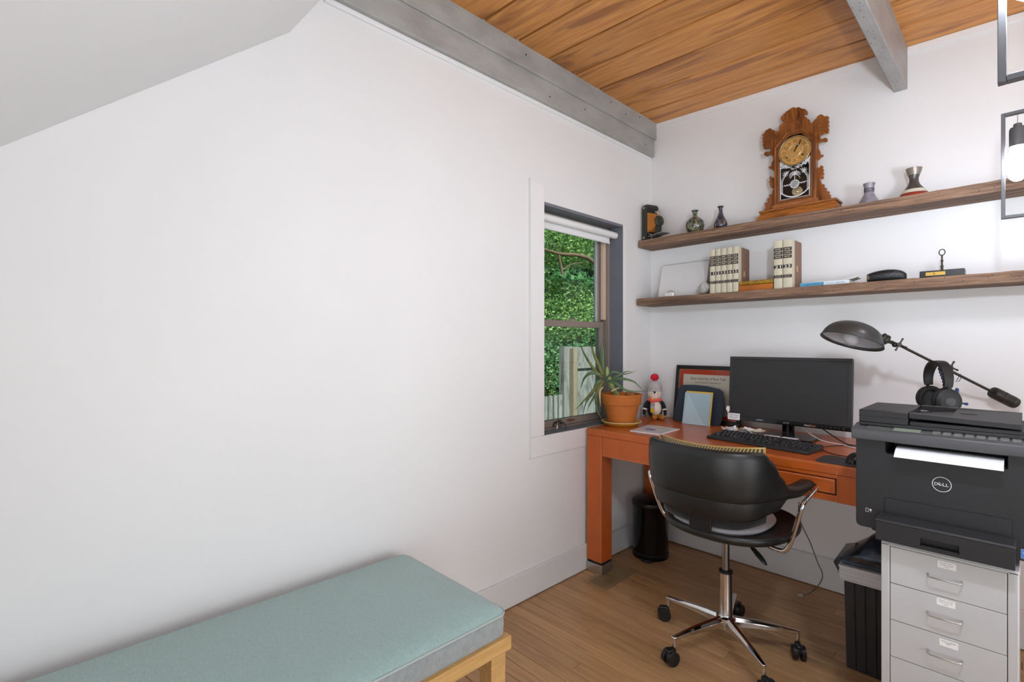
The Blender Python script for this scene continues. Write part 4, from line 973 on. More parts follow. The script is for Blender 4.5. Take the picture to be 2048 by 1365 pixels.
bc = thing('power_cable', 'black cable hanging from the monitor back towards the printer', 'cable', (0, 0, 0))
B().tube(smoothpts([P(1645, 858, Y=-.2), P(1665, 872, Y=-.2), P(1690, 887, Y=-.22), P(1712, 893, Y=-.24), P(1760, 900, Y=-.24)], 8, DT + .0035), .0026, 8).obj('cord', BLK, bc)
# hanging cable below the desk
hc = thing('network_cable', 'grey cable hanging behind the desk with its plug on the floor', 'cable', (0, 0, 0))
B().tube(smoothpts([P(1598, 1005, Y=-.03), P(1597, 1030, Y=-.035), P(1604, 1052, Y=-.05), P(1620, 1085, Y=-.08), P(1635, 1125, Y=-.12), P(1645, 1150, Y=-.15), P(1638, 1170, Y=-.18), P(1620, 1187, Z=.006), P(1604, 1192, Z=.005)], 8), .0025, 8).obj('cord', mat('cable_grey', '6E6C66', .5), hc)
B().box(-.012, .012, -.006, .006, 0, .009, Matrix.Translation(P(1600, 1193, Z=.001)) @ Matrix.Rotation(R(30), 4, 'Z')).obj('plug', mat('plug_grey', 'B5B0A5', .4), hc, bev=.001)

# magazine
mz = thing('magazine', 'thin magazine with a pale blue cover lying beside the plant saucer', 'magazine', (.322, -.52, DT), R(0))
q = [P(1318, 871, Z=DT), P(1359, 860, Z=DT), P(1298, 851.5, Z=DT), P(1260, 863, Z=DT)]
q = [Vector((a.x - .322, a.y + .52)) for a in q]
B().prism([(a.x, a.y) for a in q], .0045, lambda a, c, t: (a, c, t), 0).obj('pages', PAPER, mz)
ctr = sum(q, Vector((0, 0))) / 4
B().prism([tuple(ctr + (a - ctr) * .97) for a in q], .0006, lambda a, c, t: (a, c, t), .0045).obj('cover', mat('magazine_print', 'A9B7CC', .35, col2='D9CFC4', scale=(18, 18, 18), amt=.25), mz)
d1 = (q[1] - q[0]); an = math.atan2((q[0] - q[3]).y, (q[0] - q[3]).x)
text('cover_lettering', 'DESIGN', .09, .022, Matrix.Translation((ctr.x + .02, ctr.y + .05, .0052)) @ Matrix.Rotation(an, 4, 'Z'), mat('magazine_gold', 'C9A45C', .5), mz, .0002)
B().box(-.03, .025, -.02, .02, 0, .0004, Matrix.Translation((ctr.x - .01, ctr.y - .02, .0051)) @ Matrix.Rotation(an, 4, 'Z')).obj('cover_picture', mat('magazine_purple', '6C5C7E', .4), mz)

# ================================================================ DESK LAMP
J = Vector((1.300, -.36, 1.213)); CW = Vector((1.598, -.095, .997))
J = P(1797, 690, Y=-.362); E0 = P(1990, 787, Y=-.10)
LPB = mat('aged_pewter', '4E4F4F', .34, .6); LPD = mat('lamp_dark_bronze', '3C3B36', .45, .7)
pv = J.lerp(E0, .53)
dl = thing('desk_lamp', 'pewter balance-arm desk lamp with dome shade reaching over the monitor', 'lamp', (pv.x, pv.y, DT))
o = Vector((pv.x, pv.y, DT)); ax = (E0 - J).normalized()
B().lathe([(.085, .0005), (.087, .004), (.085, .014), (.06, .02), (.015, .026), (.0, .028)], seg=40).obj('base', LPD, dl)
B().cyl((0, 0, .02), (0, 0, pv.z - DT + .01), .0065, seg=16).obj('pole', LPD, dl)
B().tube([J - o, E0 - o], .0052, 12).obj('arm', LPD, dl)
b = B(); c = E0 - o
M = Matrix.Translation(c) @ ax.to_track_quat('Z', 'Y').to_matrix().to_4x4()
b.lathe([(.012, -.012), (.021, -.010), (.023, 0), (.023, .022), (.0205, .024), (.0205, .028), (.023, .03), (.023, .062), (.021, .064), (.021, .068), (.023, .07), (.022, .086), (.016, .09), (0, .09)], seg=28, M=M); b.obj('counterweight', LPD, dl)
def starknob(c, n_, s_, nm):
    b = B(); u = n_.orthogonal().normalized(); v = n_.cross(u)
    b.cyl(c - n_ * .009, c + n_ * .014, .008, seg=14)
    for k in range(4):
        a = R(20 + 90 * k); d = u * math.cos(a) + v * math.sin(a); b.tube([c + n_ * .01, c + n_ * .01 + d * .019 * s_], [.004, .0028], 8); b.ball(c + n_ * .01 + d * .021 * s_, .0042, 10, 6)
    b.obj(nm, LPD, dl)
nd = Vector((.35, -.9, .1)).normalized()
starknob(J - o, nd, 1.15, 'star_knob'); starknob(pv + Vector((.0, 0, .012)) - o, nd, 1.1, 'star_knob')
B().cyl(pv - o - Vector((0, 0, .016)), pv - o + Vector((0, 0, .016)), .011, seg=16).obj('arm_clamp', LPD, dl)
# shade
sc_ = P(1703, 683, Y=-.42)
neckdir = (J - sc_); neckdir.z = 0; neckdir.normalize()
axis = Vector((.98 * .27 - .2 * .24, .2 * .27 + .98 * .24, .95)).normalized()   # opening tilted a little to the left
Ms = Matrix.Translation(sc_ - o) @ axis.to_track_quat('Z', 'Y').to_matrix().to_4x4()
prof = [(.1135, -.002), (.1125, .002), (.110, .002)] + [(.110 * math.cos(R(a)) ** .85, .079 * math.sin(R(a))) for a in (8, 18, 28, 38, 48, 58, 68, 78, 85)] + [(.003, .079)]
inn = [(r * .975 if r > .01 else r, z * .97 - .0012) for r, z in prof[::-1][:-2]] + [(.1125, -.003)]
sh = B().lathe(prof + inn, seg=56, M=Ms, cap=False).obj('shade', LPB, dl, smooth=50)
B().lathe([(r * .972, z * .955 - .0015) for r, z in prof[3:]], seg=56, M=Ms, cap=False).obj('shade_lining', mat('lamp_white_enamel', 'B9B9BE', .4), sh, smooth=60)
B().ball(Ms @ Vector((.01, 0, .018)), (.03, .03, .033), 20, 12).obj('bulb', mat('frosted_bulb', 'C8C8CC', .3), dl, smooth=80)
sp_ = Ms @ Vector((0, 0, .03)); hd_ = neckdir
nk0 = sc_ - o + hd_ * .098 + Vector((0, 0, .017)); nk1 = J - o - hd_ * .02 + Vector((0, 0, .004))
dd = (nk1 - nk0).normalized(); Mn = Matrix.Translation(nk0) @ dd.to_track_quat('Z', 'Y').to_matrix().to_4x4()
B().lathe([(.016, 0), (.021, .004), (.021, .011), (.0185, .012), (.0185, .015), (.021, .016), (.021, .026), (.014, .031), (.010, .033)], seg=26, M=Mn).obj('socket', LPD, dl)
B().tube([nk0 + dd * .03, J - o], [.007, .006], 12).ball(J - o - hd_ * .012, .010, 14, 8).obj('swivel', LPD, dl)

# ================================================================ HEADPHONES
hpc = P(1876, 762, Y=-.262); hp = thing('headphones', 'large black over-ear headphones hanging on the desk lamp arm', 'headphones', (hpc.x, hpc.y, hpc.z), R(-56))
HB = mat('headphone_black', '222223', .5); HP = mat('headphone_pad', '171717', .65)
HR = .064
pts = [(HR * math.cos(R(a)), 0, HR * 1.1 * math.sin(R(a)) + .004) for a in range(-20, 201, 10)]
b = B(); sec = []
for i, p in enumerate(pts):
    p = Vector(p); n_ = Vector((p.x, 0, p.z)).normalized(); w_ = .021 * (.7 + .3 * math.sin(PI * i / (len(pts) - 1)))
    sec.append([p + n_ * a + Vector((0, c * w_, 0)) for a, c in ((.005, -.9), (.006, 0), (.005, .9), (.002, 1), (-.006, .9), (-.009, 0), (-.006, -.9), (.002, -1))])
b.rings(sec); b.obj('headband', HB, hp, smooth=50)
for s_ in (-1, 1):
    b = B(); b.tube([(s_ * HR * 1.0, 0, -.012), (s_ * (HR + .006), 0, -.045)], [.006, .006], 10); b.obj('slider', HB, hp)
    Mc = Matrix.Translation((s_ * (HR - .008), 0, -.075)) @ Matrix.Rotation(s_ * R(90) , 4, 'Y') @ Matrix.Rotation(R(0), 4, 'X')
    cupo = B().lathe([(.02, -.004), (.040, -.002), (.043, .004), (.043, .012), (.036, .018), (.030, .020), (.0, .021)], seg=36, M=Mc, sx=1.12).obj('ear_cup', HB, hp, smooth=45)
    B().tube([Mc @ Vector((.0375 * 1.1 * math.cos(2 * PI * i / 32), .0375 * math.sin(2 * PI * i / 32), -.011)) for i in range(32)], .0105, 10, closed=True).obj('ear_pad', HP, cupo, smooth=80)
    B().lathe([(.018, .0195), (.018, .0215), (.015, .0225), (0, .0225)], seg=28, M=Mc).obj('cup_badge', mat('badge_grey', '3A3A3C', .35), cupo)
# blue lanyard figure hanging on arm
bf = thing('blue_keychain_figure', 'small blue jointed figure on a cord hanging from the lamp arm', 'keychain', tuple(P(1914, 786, Y=-.2)))
BL = mat('figure_blue', '2C4A78', .5); of = P(1914, 786, Y=-.2)
top_ = P(1921, 748, Y=-.19) - of
B().tube([top_, top_ + Vector((-.008, 0, -.02)), top_ + Vector((-.014, 0, -.034)), top_ + Vector((-.004, 0, -.03)), top_ + Vector((.004, 0, -.01))], .0012, 6, closed=True).obj('cord_loop', BL, bf)
b = B(); b.ball((0, 0, .012), (.006, .006, .007)).tube([(0, 0, .008), (.0, 0, -.022)], [.006, .005], 10)
b.tube([(.0, 0, -.02), (.006, -.002, -.038), (.024, -.004, -.042)], [.0045, .004, .0035], 8).ball((.028, -.004, -.042), .006)
b.tube([(.0, 0, .004), (-.006, 0, -.006), (-.004, 0, -.018)], .0025, 8).tube([(.0, 0, .004), (.006, 0, -.006), (.005, 0, -.018)], .0025, 8)
b.obj('figure_body', BL, bf, smooth=70)
bs = thing('blue_cord_bundle', 'dark blue braided cord looped under the headphone band', 'cord', tuple(P(1882, 740, Y=-.24))); o_ = P(1882, 740, Y=-.24)
pts = [P(a, c, Y=-.24) - o_ for a, c in ((1879, 736), (1883, 748), (1888, 762), (1890, 775), (1893, 782))]
for k, dx in enumerate((-.003, .003)):
    B().tube([p + Vector((dx + .002 * math.sin(i * 2.3 + k * 3), .002 * math.cos(i * 2.3 + k * 3), 0)) for i, p in enumerate(smoothpts(pts, 6))], .003, 8).obj('strand', mat('cord_navy', '25365A', .6), bs, smooth=60)
#PART4
# ================================================================ SHELF ITEMS
S1, S2 = 1.845, 1.489
# --- folding camera
fcx = P(1285, 480, Y=-.13)
cmr = thing('folding_camera', 'antique folding bellows camera at the left end of the upper shelf', 'camera', (.030, -.075, S1), R(-18))
CB = mat('camera_leatherette', '2E302B', .6, bump=.5, bscale=(300, 300, 300)); NI = mat('nickel', 'B9B6AE', .3, .9); BEL = mat('tan_bellows', 'B5742C', .7)
# body: a plate seen edge-on from the left; lens axis towards +X
b = B().prism(rrect(-.055, .045, 0, .222, .018, 6), .036, lambda a, c, t: (t, a, c), 0); body = b.obj('camera_body', CB, cmr, bev=.002)
B().box(.003, .033, -.048, .038, .2195, .2235).obj('nickel_top_plate', NI, body)
B().box(.036, .0375, -.046, .036, .022, .203).obj('front_recess', mat('camera_black', '151512', .5), body)
for z in (.02, .202): B().cyl((.018, -.0545, z), (.018, -.0565, z), .007, seg=16).obj('nickel_rivet', NI, body)
BEL_SHADE = mat('bellows_crease_shade', '4A2C12', .8)  # dark brown paints the shade in the valleys between the tan folds
def bell(x, k): return [Vector((x, -.008 - .040 * k, .112 - .058 * k)), Vector((x, -.008 + .040 * k, .112 - .058 * k)), Vector((x, -.008 + .040 * k, .112 + .058 * k)), Vector((x, -.008 - .040 * k, .112 + .058 * k))]
for i in range(9):
    x = .038 + i * .0062; k = 1 - .42 * i / 8
    B().rings([bell(x, k - .05), bell(x + .0018, k), bell(x + .0036, k), bell(x + .0048, k - .05)]).obj('bellows_fold', BEL, cmr, smooth=0)
B().rings([bell(.037, .90), bell(.094, .50)]).obj('bellows_core', BEL_SHADE, cmr, smooth=0)  # dark filler that carries the painted valley shade
Mx = Matrix.Translation((.094, -.008, .11)) @ Matrix.Rotation(R(90), 4, 'Y')
ln = B().lathe([(.03, 0), (.032, .003), (.032, .01), (.024, .013), (.024, .016), (.014, .018), (.012, .016), (.009, .014), (0, .014)], seg=28, M=Mx).obj('lens_shutter', mat('shutter_metal', '3E4038', .4, .5), cmr)
B().box(.088, .096, -.03, .014, .035, .085).box(.085, .105, -.02, .004, .02, .04).obj('lens_standard', CB, ln)
b = B().tube([(.09, -.008, .14), (.09, -.008, .152)], .003, 8); b.lathe([(.012, 0), (.012, .012), (.007, .014)], seg=16, M=Matrix.Translation((.084, -.008, .163)) @ Matrix.Rotation(R(90), 4, 'Y')); b.prism([(.078, .156), (.086, .153), (.092, .172), (.078, .176), (.066, .172)], .014, lambda a, c, t: (a, t, c), -.015); b.obj('reflex_finder', NI, cmr)
B().box(.032, .155, -.042, .026, .0225, .026, Matrix.Rotation(R(-2.5), 4, 'Y')).obj('drop_bed', mat('bed_metal', 'A8A8A2', .4, .4), cmr, bev=.0008)
for s_ in (-.045, .028): B().tube([(.034, s_, .06), (.05, s_, .04), (.075, s_, .031)], .002, 6).obj('bed_strut', NI, cmr)
B().tube([(.078, -.046, .03), (.08, -.05, .012), (.082, -.052, .001)], .0016, 6).obj('bed_leg', NI, cmr)

# --- vases
def glassmix(name, cols, scale):
    m = bpy.data.materials.new(name); m.use_nodes = True; n = m.node_tree; b_ = n.nodes['Principled BSDF']; tc = n.nodes.new('ShaderNodeTexCoord')
    mp = n.nodes.new('ShaderNodeMapping'); mp.inputs['Scale'].default_value = scale; nz = n.nodes.new('ShaderNodeTexNoise'); nz.inputs['Scale'].default_value = 1; nz.inputs['Detail'].default_value = 2; nz.inputs['Distortion'].default_value = 1
    cr = n.nodes.new('ShaderNodeValToRGB'); e = cr.color_ramp.elements
    while len(e) < len(cols): e.new(.5)
    for i, (p, c) in enumerate(cols): e[i].position = p; e[i].color = lin(c)
    n.links.new(tc.outputs['Object'], mp.inputs[0]); n.links.new(mp.outputs[0], nz.inputs['Vector']); n.links.new(nz.outputs['Fac'], cr.inputs[0]); n.links.new(cr.outputs[0], b_.inputs['Base Color'])
    b_.inputs['Roughness'].default_value = .08; b_.inputs['Coat Weight'].default_value = .6; return m
v1 = thing('glass_vase', 'round-bellied speckled dark glass vase on the upper shelf, right of the camera', 'vase', (.335, -.09, S1))
VG1 = glassmix('speckled_glass', [(.35, '1E2620'), (.46, '3C4A48'), (.54, '8C8458'), (.62, '2C3A44'), (.72, 'B0AC80')], (60, 60, 35))
B().lathe([(.022, 0), (.03, .003), (.045, .022), (.0515, .048), (.048, .072), (.034, .088), (.018, .098), (.013, .106), (.0125, .122), (.016, .13), (.0205, .134), (.019, .1365), (.014, .134)], seg=36).obj('vase_body', VG1, v1, smooth=60)
v2 = thing('glass_vase', 'teardrop smoky glass vase with amber swirl on the upper shelf, left of the clock', 'vase', (.483, -.09, S1))
VG2 = glassmix('smoky_amber_glass', [(.4, '1A1C24'), (.5, '44464E'), (.58, '2A4668'), (.62, 'C8842A'), (.7, 'D89A3C')], (22, 22, 22))
B().lathe([(.020, 0), (.026, .002), (.034, .014), (.0365, .028), (.033, .044), (.022, .066), (.0135, .085), (.010, .105), (.0095, .118), (.013, .125), (.0175, .129), (.016, .131), (.011, .129)], seg=36).obj('vase_body', VG2, v2, smooth=60)
CER = mat('grey_ceramic', '9A96A0', .3, col2='6F6A72', scale=(60, 60, 40)); CERD = mat('dark_ceramic', '4E4844', .25, col2='3C3836', scale=(40, 40, 40)); 
v3 = thing('ceramic_vase', 'small pinched grey-lilac ceramic vase on the upper shelf, right of the clock', 'vase', (1.162, -.09, S1))
vb = B().lathe([(.036, 0), (.04, .004), (.038, .016), (.026, .036), (.0185, .054), (.0165, .066), (.0185, .08), (.0225, .094), (.024, .1), (.0215, .1), (.015, .09)], seg=36).obj('vase_body', CER, v3, smooth=60)
b = B()
for a, c in ((.0172, .062), (.0178, .076)): b.tube([((a + .001) * math.cos(2 * PI * i / 28), (a + .001) * math.sin(2 * PI * i / 28), c) for i in range(28)], .0011, 6, closed=True)
for i in range(16):
    a = 2 * PI * i / 16; b.tube([(.0185 * math.cos(a), .0185 * math.sin(a), .064), (.0190 * math.cos(a + .15), .0190 * math.sin(a + .15), .0745)], .0008, 4)
b.obj('neck_pattern', mat('vase_ink', '2A2A30', .5), vb)
v4 = thing('ceramic_vase', 'taller hourglass grey ceramic vase with red band on the upper shelf', 'vase', (1.322, -.09, S1))
vb = B().lathe([(.044, 0), (.050, .003), (.047, .016), (.036, .036), (.022, .056), (.0165, .072), (.0165, .086), (.021, .102), (.0265, .12), (.028, .128), (.0265, .129), (.018, .112)], seg=40).obj('vase_body', CERD, v4, smooth=60)
B().lathe([(.0495, .0055), (.0478, .016), (.0485, .016), (.0502, .0055)], seg=40).obj('red_band', mat('glaze_red', '8C2E22', .3), vb)
B().lathe([(.0478, .018), (.038, .034), (.0386, .034), (.0486, .018)], seg=40).obj('cream_band', mat('glaze_cream', 'C9C3B2', .35), vb)
B().lathe([(.0203, .099), (.0262, .118), (.0284, .128), (.0289, .128), (.0268, .118), (.0209, .099)], seg=40).obj('taupe_collar', mat('glaze_taupe', '857A70', .3, .3), vb)

# --- mantel clock
Yb, Yf = -.072, -.125
ck = thing('mantel_clock', 'carved oak gingerbread mantel clock on the upper shelf', 'clock', (.857, -.09, S1))
ob = Vector((.857, -.09, S1))
def crop(a, c): return 1500 + a / 5.25, 190 + c / 5.25
def cp_(pts, Y): return [((p := P(*crop(a, c), Y=Y) - ob).x, p.z) for a, c in pts]
out = [(150, 1215), (165, 1185), (155, 1140), (190, 1130), (185, 1095), (205, 1085), (205, 1050), (235, 1040), (240, 1005), (258, 985), (262, 962), (240, 985), (218, 975), (212, 940), (203, 915), (217, 897), (203, 880), (215, 855), (240, 870), (260, 872), (258, 812), (240, 790), (225, 782), (200, 775), (200, 757), (228, 748), (228, 722), (240, 700), (248, 690), (245, 645), (205, 632), (180, 645), (158, 640), (150, 622), (158, 603), (178, 597), (200, 602), (220, 592), (222, 575), (205, 566), (180, 568), (160, 575), (140, 562), (145, 548), (132, 532), (142, 515), (130, 497), (140, 480), (130, 460), (142, 445), (130, 425), (148, 410), (160, 395), (170, 372), (188, 368), (203, 355), (222, 355), (240, 372), (258, 370), (272, 385), (300, 388), (316, 375), (310, 345), (320, 322), (342, 312), (350, 290), (375, 272), (365, 262), (350, 277), (332, 272), (327, 250), (332, 232), (350, 222), (355, 205), (372, 198), (380, 182), (395, 172), (415, 165), (425, 150), (440, 140), (460, 131), (480, 140), (497, 136), (515, 130), (532, 140), (550, 148), (575, 150), (595, 162), (608, 180), (606, 200), (592, 212), (575, 206), (565, 215), (580, 230), (598, 238), (603, 252), (625, 262), (632, 282), (628, 298), (655, 298), (672, 282), (682, 266), (700, 255), (708, 232), (722, 220), (742, 208), (762, 210), (778, 222), (795, 230), (820, 222), (833, 240), (822, 262), (835, 285), (823, 305), (835, 325), (822, 345), (835, 365), (822, 380), (833, 393), (815, 408), (790, 405), (765, 420), (745, 428), (735, 445), (745, 462), (770, 465), (785, 453), (805, 453), (818, 470), (812, 490), (790, 498), (765, 494), (740, 500), (722, 515), (720, 560), (735, 585), (742, 605), (738, 625), (755, 632), (773, 628), (768, 648), (745, 658), (728, 680), (705, 692), (705, 768), (730, 768), (742, 750), (750, 740), (770, 752), (765, 772), (778, 790), (768, 808), (780, 828), (768, 848), (778, 868), (762, 886), (740, 878), (732, 888), (745, 905), (752, 935), (785, 945), (780, 972), (808, 980), (805, 1010), (838, 1017), (832, 1045), (852, 1052), (845, 1078), (870, 1092), (880, 1110)]
fret = cp_(out, Yb)
B().prism(fret[::-1], .014, lambda a, c, t: (a, t, c), (Yb + .09) - .007).obj('carved_backboard', OAK, ck, bev=.0012, seg=2)
# carved relief lines
b = B()
def relief(pts, r=.0016, Y=Yb - .0075): B().tube([Vector((a, Y + .09, c)) for a, c in cp_(pts, Y)], r, 6).obj('carved_line', OAK, ck, smooth=70)
for i in range(7):
    t = i / 6; relief([(300 - 30 * t, 430 + 50 * t), (225 - 20 * t, 400 + 50 * t), (175 - 15 * t, 395 + 140 * t)])
    relief([(660 + 20 * t, 330 + 50 * t), (745, 265 + 105 * t), (800 + 10 * t, 240 + 145 * t)])
    relief([(410 + 20 * t, 250), (400 + 25 * t, 205 - 10 * t), (395 + 32 * t, 180 - 25 * math.sin(t * PI))])
    relief([(500 + 10 * t, 245), (515 + 10 * t, 195 + 5 * t), (490 + 16 * t, 150 + 8 * t)])
for a, c, s_ in ((735, 800, 1), (235, 915, -1), (735, 840, 1)): relief([(a - 20 * s_, c), (a + 20 * s_, c - 15)])
relief([(390, 370), (400, 310), (430, 280), (465, 272), (505, 282), (525, 310), (530, 345)], .003)
# case front, octagon-headed door
def oct_(grow, Y):
    base_ = [(262, 1170), (252, 550), (350, 425), (400, 385), (520, 365), (610, 390), (690, 452), (693, 1092)]
    cx = 475; cy = 780; pts = cp_(base_, Y); mx = sum(p[0] for p in pts) / 8; mz = sum(p[1] for p in pts) / 8
    xl = (pts[0][0] + pts[1][0]) / 2; xr = (pts[6][0] + pts[7][0]) / 2; zb_ = (pts[0][1] + pts[7][1]) / 2; zsh = (pts[1][1] + pts[6][1]) / 2; zt = (pts[3][1] + pts[4][1]) / 2
    hw_ = (xr - xl) / 2; xm = (xl + xr) / 2
    return xm, hw_, zb_, zsh, zt
xm, hw_, zb_, zsh, zt = oct_(0, Yf)
def octp(g, xm=xm): 
    k = (hw_ - g) * .40; return [(xm - hw_ + g, zb_ + g), (xm + hw_ - g, zb_ + g), (xm + hw_ - g, zsh - g * .35), (xm + k, zt - g), (xm - k, zt - g), (xm - hw_ + g, zsh - g * .35)]
def frame_ring(b, o_, i_, y0, y1):
    n = len(o_); k = len(b.v)
    for y in (y0, y1):
        b.v += [(a, y, c) for a, c in o_]; b.v += [(a, y, c) for a, c in i_]
    for j in range(n):
        q = (j + 1) % n
        b.f += [(k + j, k + q, k + n + q, k + n + j), (k + 2 * n + j, k + 3 * n + j, k + 3 * n + q, k + 2 * n + q), (k + j, k + 2 * n + j, k + 2 * n + q, k + q), (k + n + j, k + n + q, k + 3 * n + q, k + 3 * n + j)]
b = B(); frame_ring(b, octp(.004), octp(.016), Yb + .09 - .0, Yf + .09 + .004); b.obj('case_side', OAK, ck)
b = B(); frame_ring(b, octp(0), octp(.009), Yf + .09 - .004, Yf + .09 + .006); b.obj('door_moulding', OAK, ck, bev=.0012)
b = B(); frame_ring(b, octp(.009), octp(.0165), Yf + .09, Yf + .09 + .006); b.obj('door_moulding_inner', mat('dark_oak', '6E3F1A', .4), ck, bev=.001)
b = B(); frame_ring(b, octp(.0165), octp(.022), Yf + .09 - .003, Yf + .09 + .006); b.obj('door_moulding_bead', OAK, ck, bev=.001)
B().prism(octp(.016), .002, lambda a, c, t: (a, t, c), Yb + .09 - .010).obj('case_back', mat('clock_interior', '2B211B', .7, col2='3A2418', scale=(20, 20, 20)), ck)
# dial
dc = P(*crop(472, 588), Y=Yf) - ob; DR = (P(*crop(637, 575), Y=Yf) - P(*crop(310, 600), Y=Yf)).length / 2 * .985
Md = Matrix.Translation((dc.x, Yf + .09 - .002, dc.z)) @ Matrix.Rotation(R(90), 4, 'X')
dl_ = B().lathe([(DR * .94, 0), (DR * .94, .002), (0, .002)], seg=48, M=Md).obj('dial', mat('aged_dial', 'C0924E', .5, col2='8E6430', scale=(18, 18, 18), amt=.35), ck)
B().tube([Md @ Vector((DR * math.cos(2 * PI * i / 56), DR * math.sin(2 * PI * i / 56), .003)) for i in range(56)], .003, 10, closed=True).obj('bezel', mat('brass_bezel', 'B8AC86', .3, .8), ck)
B().tube([Md @ Vector((DR * .42 * math.cos(2 * PI * i / 40), DR * .42 * math.sin(2 * PI * i / 40), .0022)) for i in range(40)], .0022, 8, closed=True).obj('centre_ring', mat('brass_bezel', 'B8AC86', .3, .8), dl_)
NUM = mat('numeral_ink', '5A3A1C', .6)
for i, s_ in enumerate(('XII', 'I', 'II', 'III', 'IIII', 'V', 'VI', 'VII', 'VIII', 'IX', 'X', 'XI')):
    a = -2 * PI * i / 12; text('numeral', s_, DR * (.02 + .075 * len(s_)), DR * .24, Md @ Matrix.Rotation(a, 4, 'Z') @ Matrix.Translation((0, DR * .68, .0022)), NUM, dl_, .0002)
for nm, ang, L, w_ in (('hour_hand', R(-24), DR * .5, .0019), ('minute_hand', R(-36), DR * .74, .0014)):
    b = B(); Mh = Md @ Matrix.Rotation(ang, 4, 'Z'); b.prism([(-w_, -L * .12), (w_, -L * .12), (w_ * .8, L * .62), (w_ * 2, L * .72), (0, L), (-w_ * 2, L * .72), (-w_ * .8, L * .62)], .0006, lambda a, c, t: Mh @ Vector((a, c, t)), .0032); b.obj(nm, mat('hand_black', '17130F', .4), dl_)
B().cyl(Md @ Vector((0, 0, .002)), Md @ Vector((0, 0, .0045)), .0035, seg=16).obj('centre_arbor', mat('brass_dark', '6E5A30', .4, .8), dl_)
for s_ in (-1, 1): B().cyl(Md @ Vector((s_ * DR * .50, -DR * .38, .002)), Md @ Vector((s_ * DR * .50, -DR * .38, .0026)), .0042, seg=14).obj('winding_hole', SHADOWGAP, dl_)
# decorated glass: white filigree
yg = Yf + .09 + .001; gx0, gx1 = xm - hw_ + .023, xm + hw_ - .023; gz0 = zb_ + .0235; gz1 = dc.z - DR * .55
B().prism(octp(.0165), .0012, lambda a, c, t: (a, t, c), yg + .0022).obj('door_glass', mat('clock_glass', 'FFFFFF', .03, trans=1, ior=1.1), ck)
FIL = mat('silver_filigree', 'D5D6D8', .5)
b = B()
def ln_(pts, r=.0007): b.tube([Vector((a, yg, c)) for a, c in pts], r, 5)
for s_, ex_ in ((1, gx0), (-1, gx1)):
    ln_([(ex_ + s_ * .003, gz0 + .004), (ex_ + s_ * .003, gz1)], .0011); ln_([(ex_ + s_ * .006, gz0 + .006), (ex_ + s_ * .006, gz1 - .01)], .0006)
    for k in range(9):
        z = gz0 + .01 + k * .012; b.ball((ex_ + s_ * .0045, yg, z), (.0022, .0006, .003), 8, 5)
    # scroll clusters at the shoulders
    for k in range(70):
        a0 = rnd.uniform(0, 6.3); cx_ = ex_ + s_ * rnd.uniform(.004, .034); cz_ = gz1 + rnd.uniform(-.032, .03) + abs(cx_ - ex_) * -.15; rr_ = rnd.uniform(.0025, .006)
        if (cx_ - dc.x) ** 2 + (cz_ - dc.z) ** 2 < (DR + .004) ** 2: continue
        ln_([(cx_ + rr_ * (1 - t / 8) * math.cos(a0 + t * .8), cz_ + rr_ * (1 - t / 8) * math.sin(a0 + t * .8)) for t in range(7)], .0009)
ln_([(gx0, gz0 + .002), (gx1, gz0 + .002)], .0012)
for k in range(19):   # bottom garland
    t = k / 18; x = gx0 + .007 + (gx1 - gx0 - .014) * t; z = gz0 + .008 + .030 * abs(2 * t - 1) ** 2.2; b.ball((x, yg, z), (.0042, .0006, .0036), 10, 6)
zc_ = gz0 + .070; xc = (gx0 + gx1) / 2
for rr_ in (.0175, .0135, .0085, .004): ln_([(xc + rr_ * math.cos(2 * PI * i / 24), zc_ + rr_ * math.sin(2 * PI * i / 24)) for i in range(25)], .0012)
for k in range(20): a = 2 * PI * k / 20; b.ball((xc + .0195 * math.cos(a), yg, zc_ + .0195 * math.sin(a)), (.0024, .0006, .0024), 8, 5)
ln_([(gx0 + .002, zc_ - .002), (xc - .019, zc_)], .0009); ln_([(xc + .019, zc_), (gx1 - .002, zc_ + .002)], .0009)
for s_ in (-1, 1):
    for k in range(5): b.ball((xc + s_ * (.024 + k * .0055), yg, zc_ + .0016 * (-1) ** k), (.0022, .0006, .0034), 8, 5)
    for k in range(22):   # leafy side columns and arch
        t = k / 21; x = (gx0 + .010 if s_ < 0 else gx1 - .010) - s_ * (.028 * max(0, t - .55) ** 1.3 * 3); z = gz0 + .03 + .105 * t
        for q in (-1, 1): ln_([(x, z), (x + q * .006, z + .005)], .0010)
    for k in range(9):   # shoulder stars
        a = R(k * 40); p0 = (xc + s_ * (gx1 - gx0) * .30, gz0 + .128); ln_([p0, (p0[0] + .014 * math.cos(a), p0[1] + .014 * math.sin(a))], .0012)
for k in range(11):   # palmette
    a = R(90 + (k - 5) * 25); p0 = (xc, gz0 + .118); L = .026
    ln_([p0, (p0[0] + L * .55 * math.cos(a), p0[1] + L * .55 * math.sin(a) + .002), (p0[0] + L * math.cos(a), p0[1] + L * math.sin(a) * .8 - .005)], .0015)
ln_([(xc, zc_ + .019), (xc, gz0 + .118)], .0016)
for k in range(150):
    a0 = rnd.uniform(0, 6.3); th_ = rnd.uniform(PI * 1.08, PI * 1.92); d_ = DR + rnd.uniform(.004, .018); cx_, cz_ = dc.x + d_ * math.cos(th_), dc.z + d_ * math.sin(th_); rr_ = rnd.uniform(.002, .0045)
    if cx_ < gx0 + .003 or cx_ > gx1 - .003: continue
    ln_([(cx_ + rr_ * (1 - t / 8) * math.cos(a0 + t * .9), cz_ + rr_ * (1 - t / 8) * math.sin(a0 + t * .9)) for t in range(6)], .0008)
b.obj('glass_filigree', FIL, ck, smooth=60)
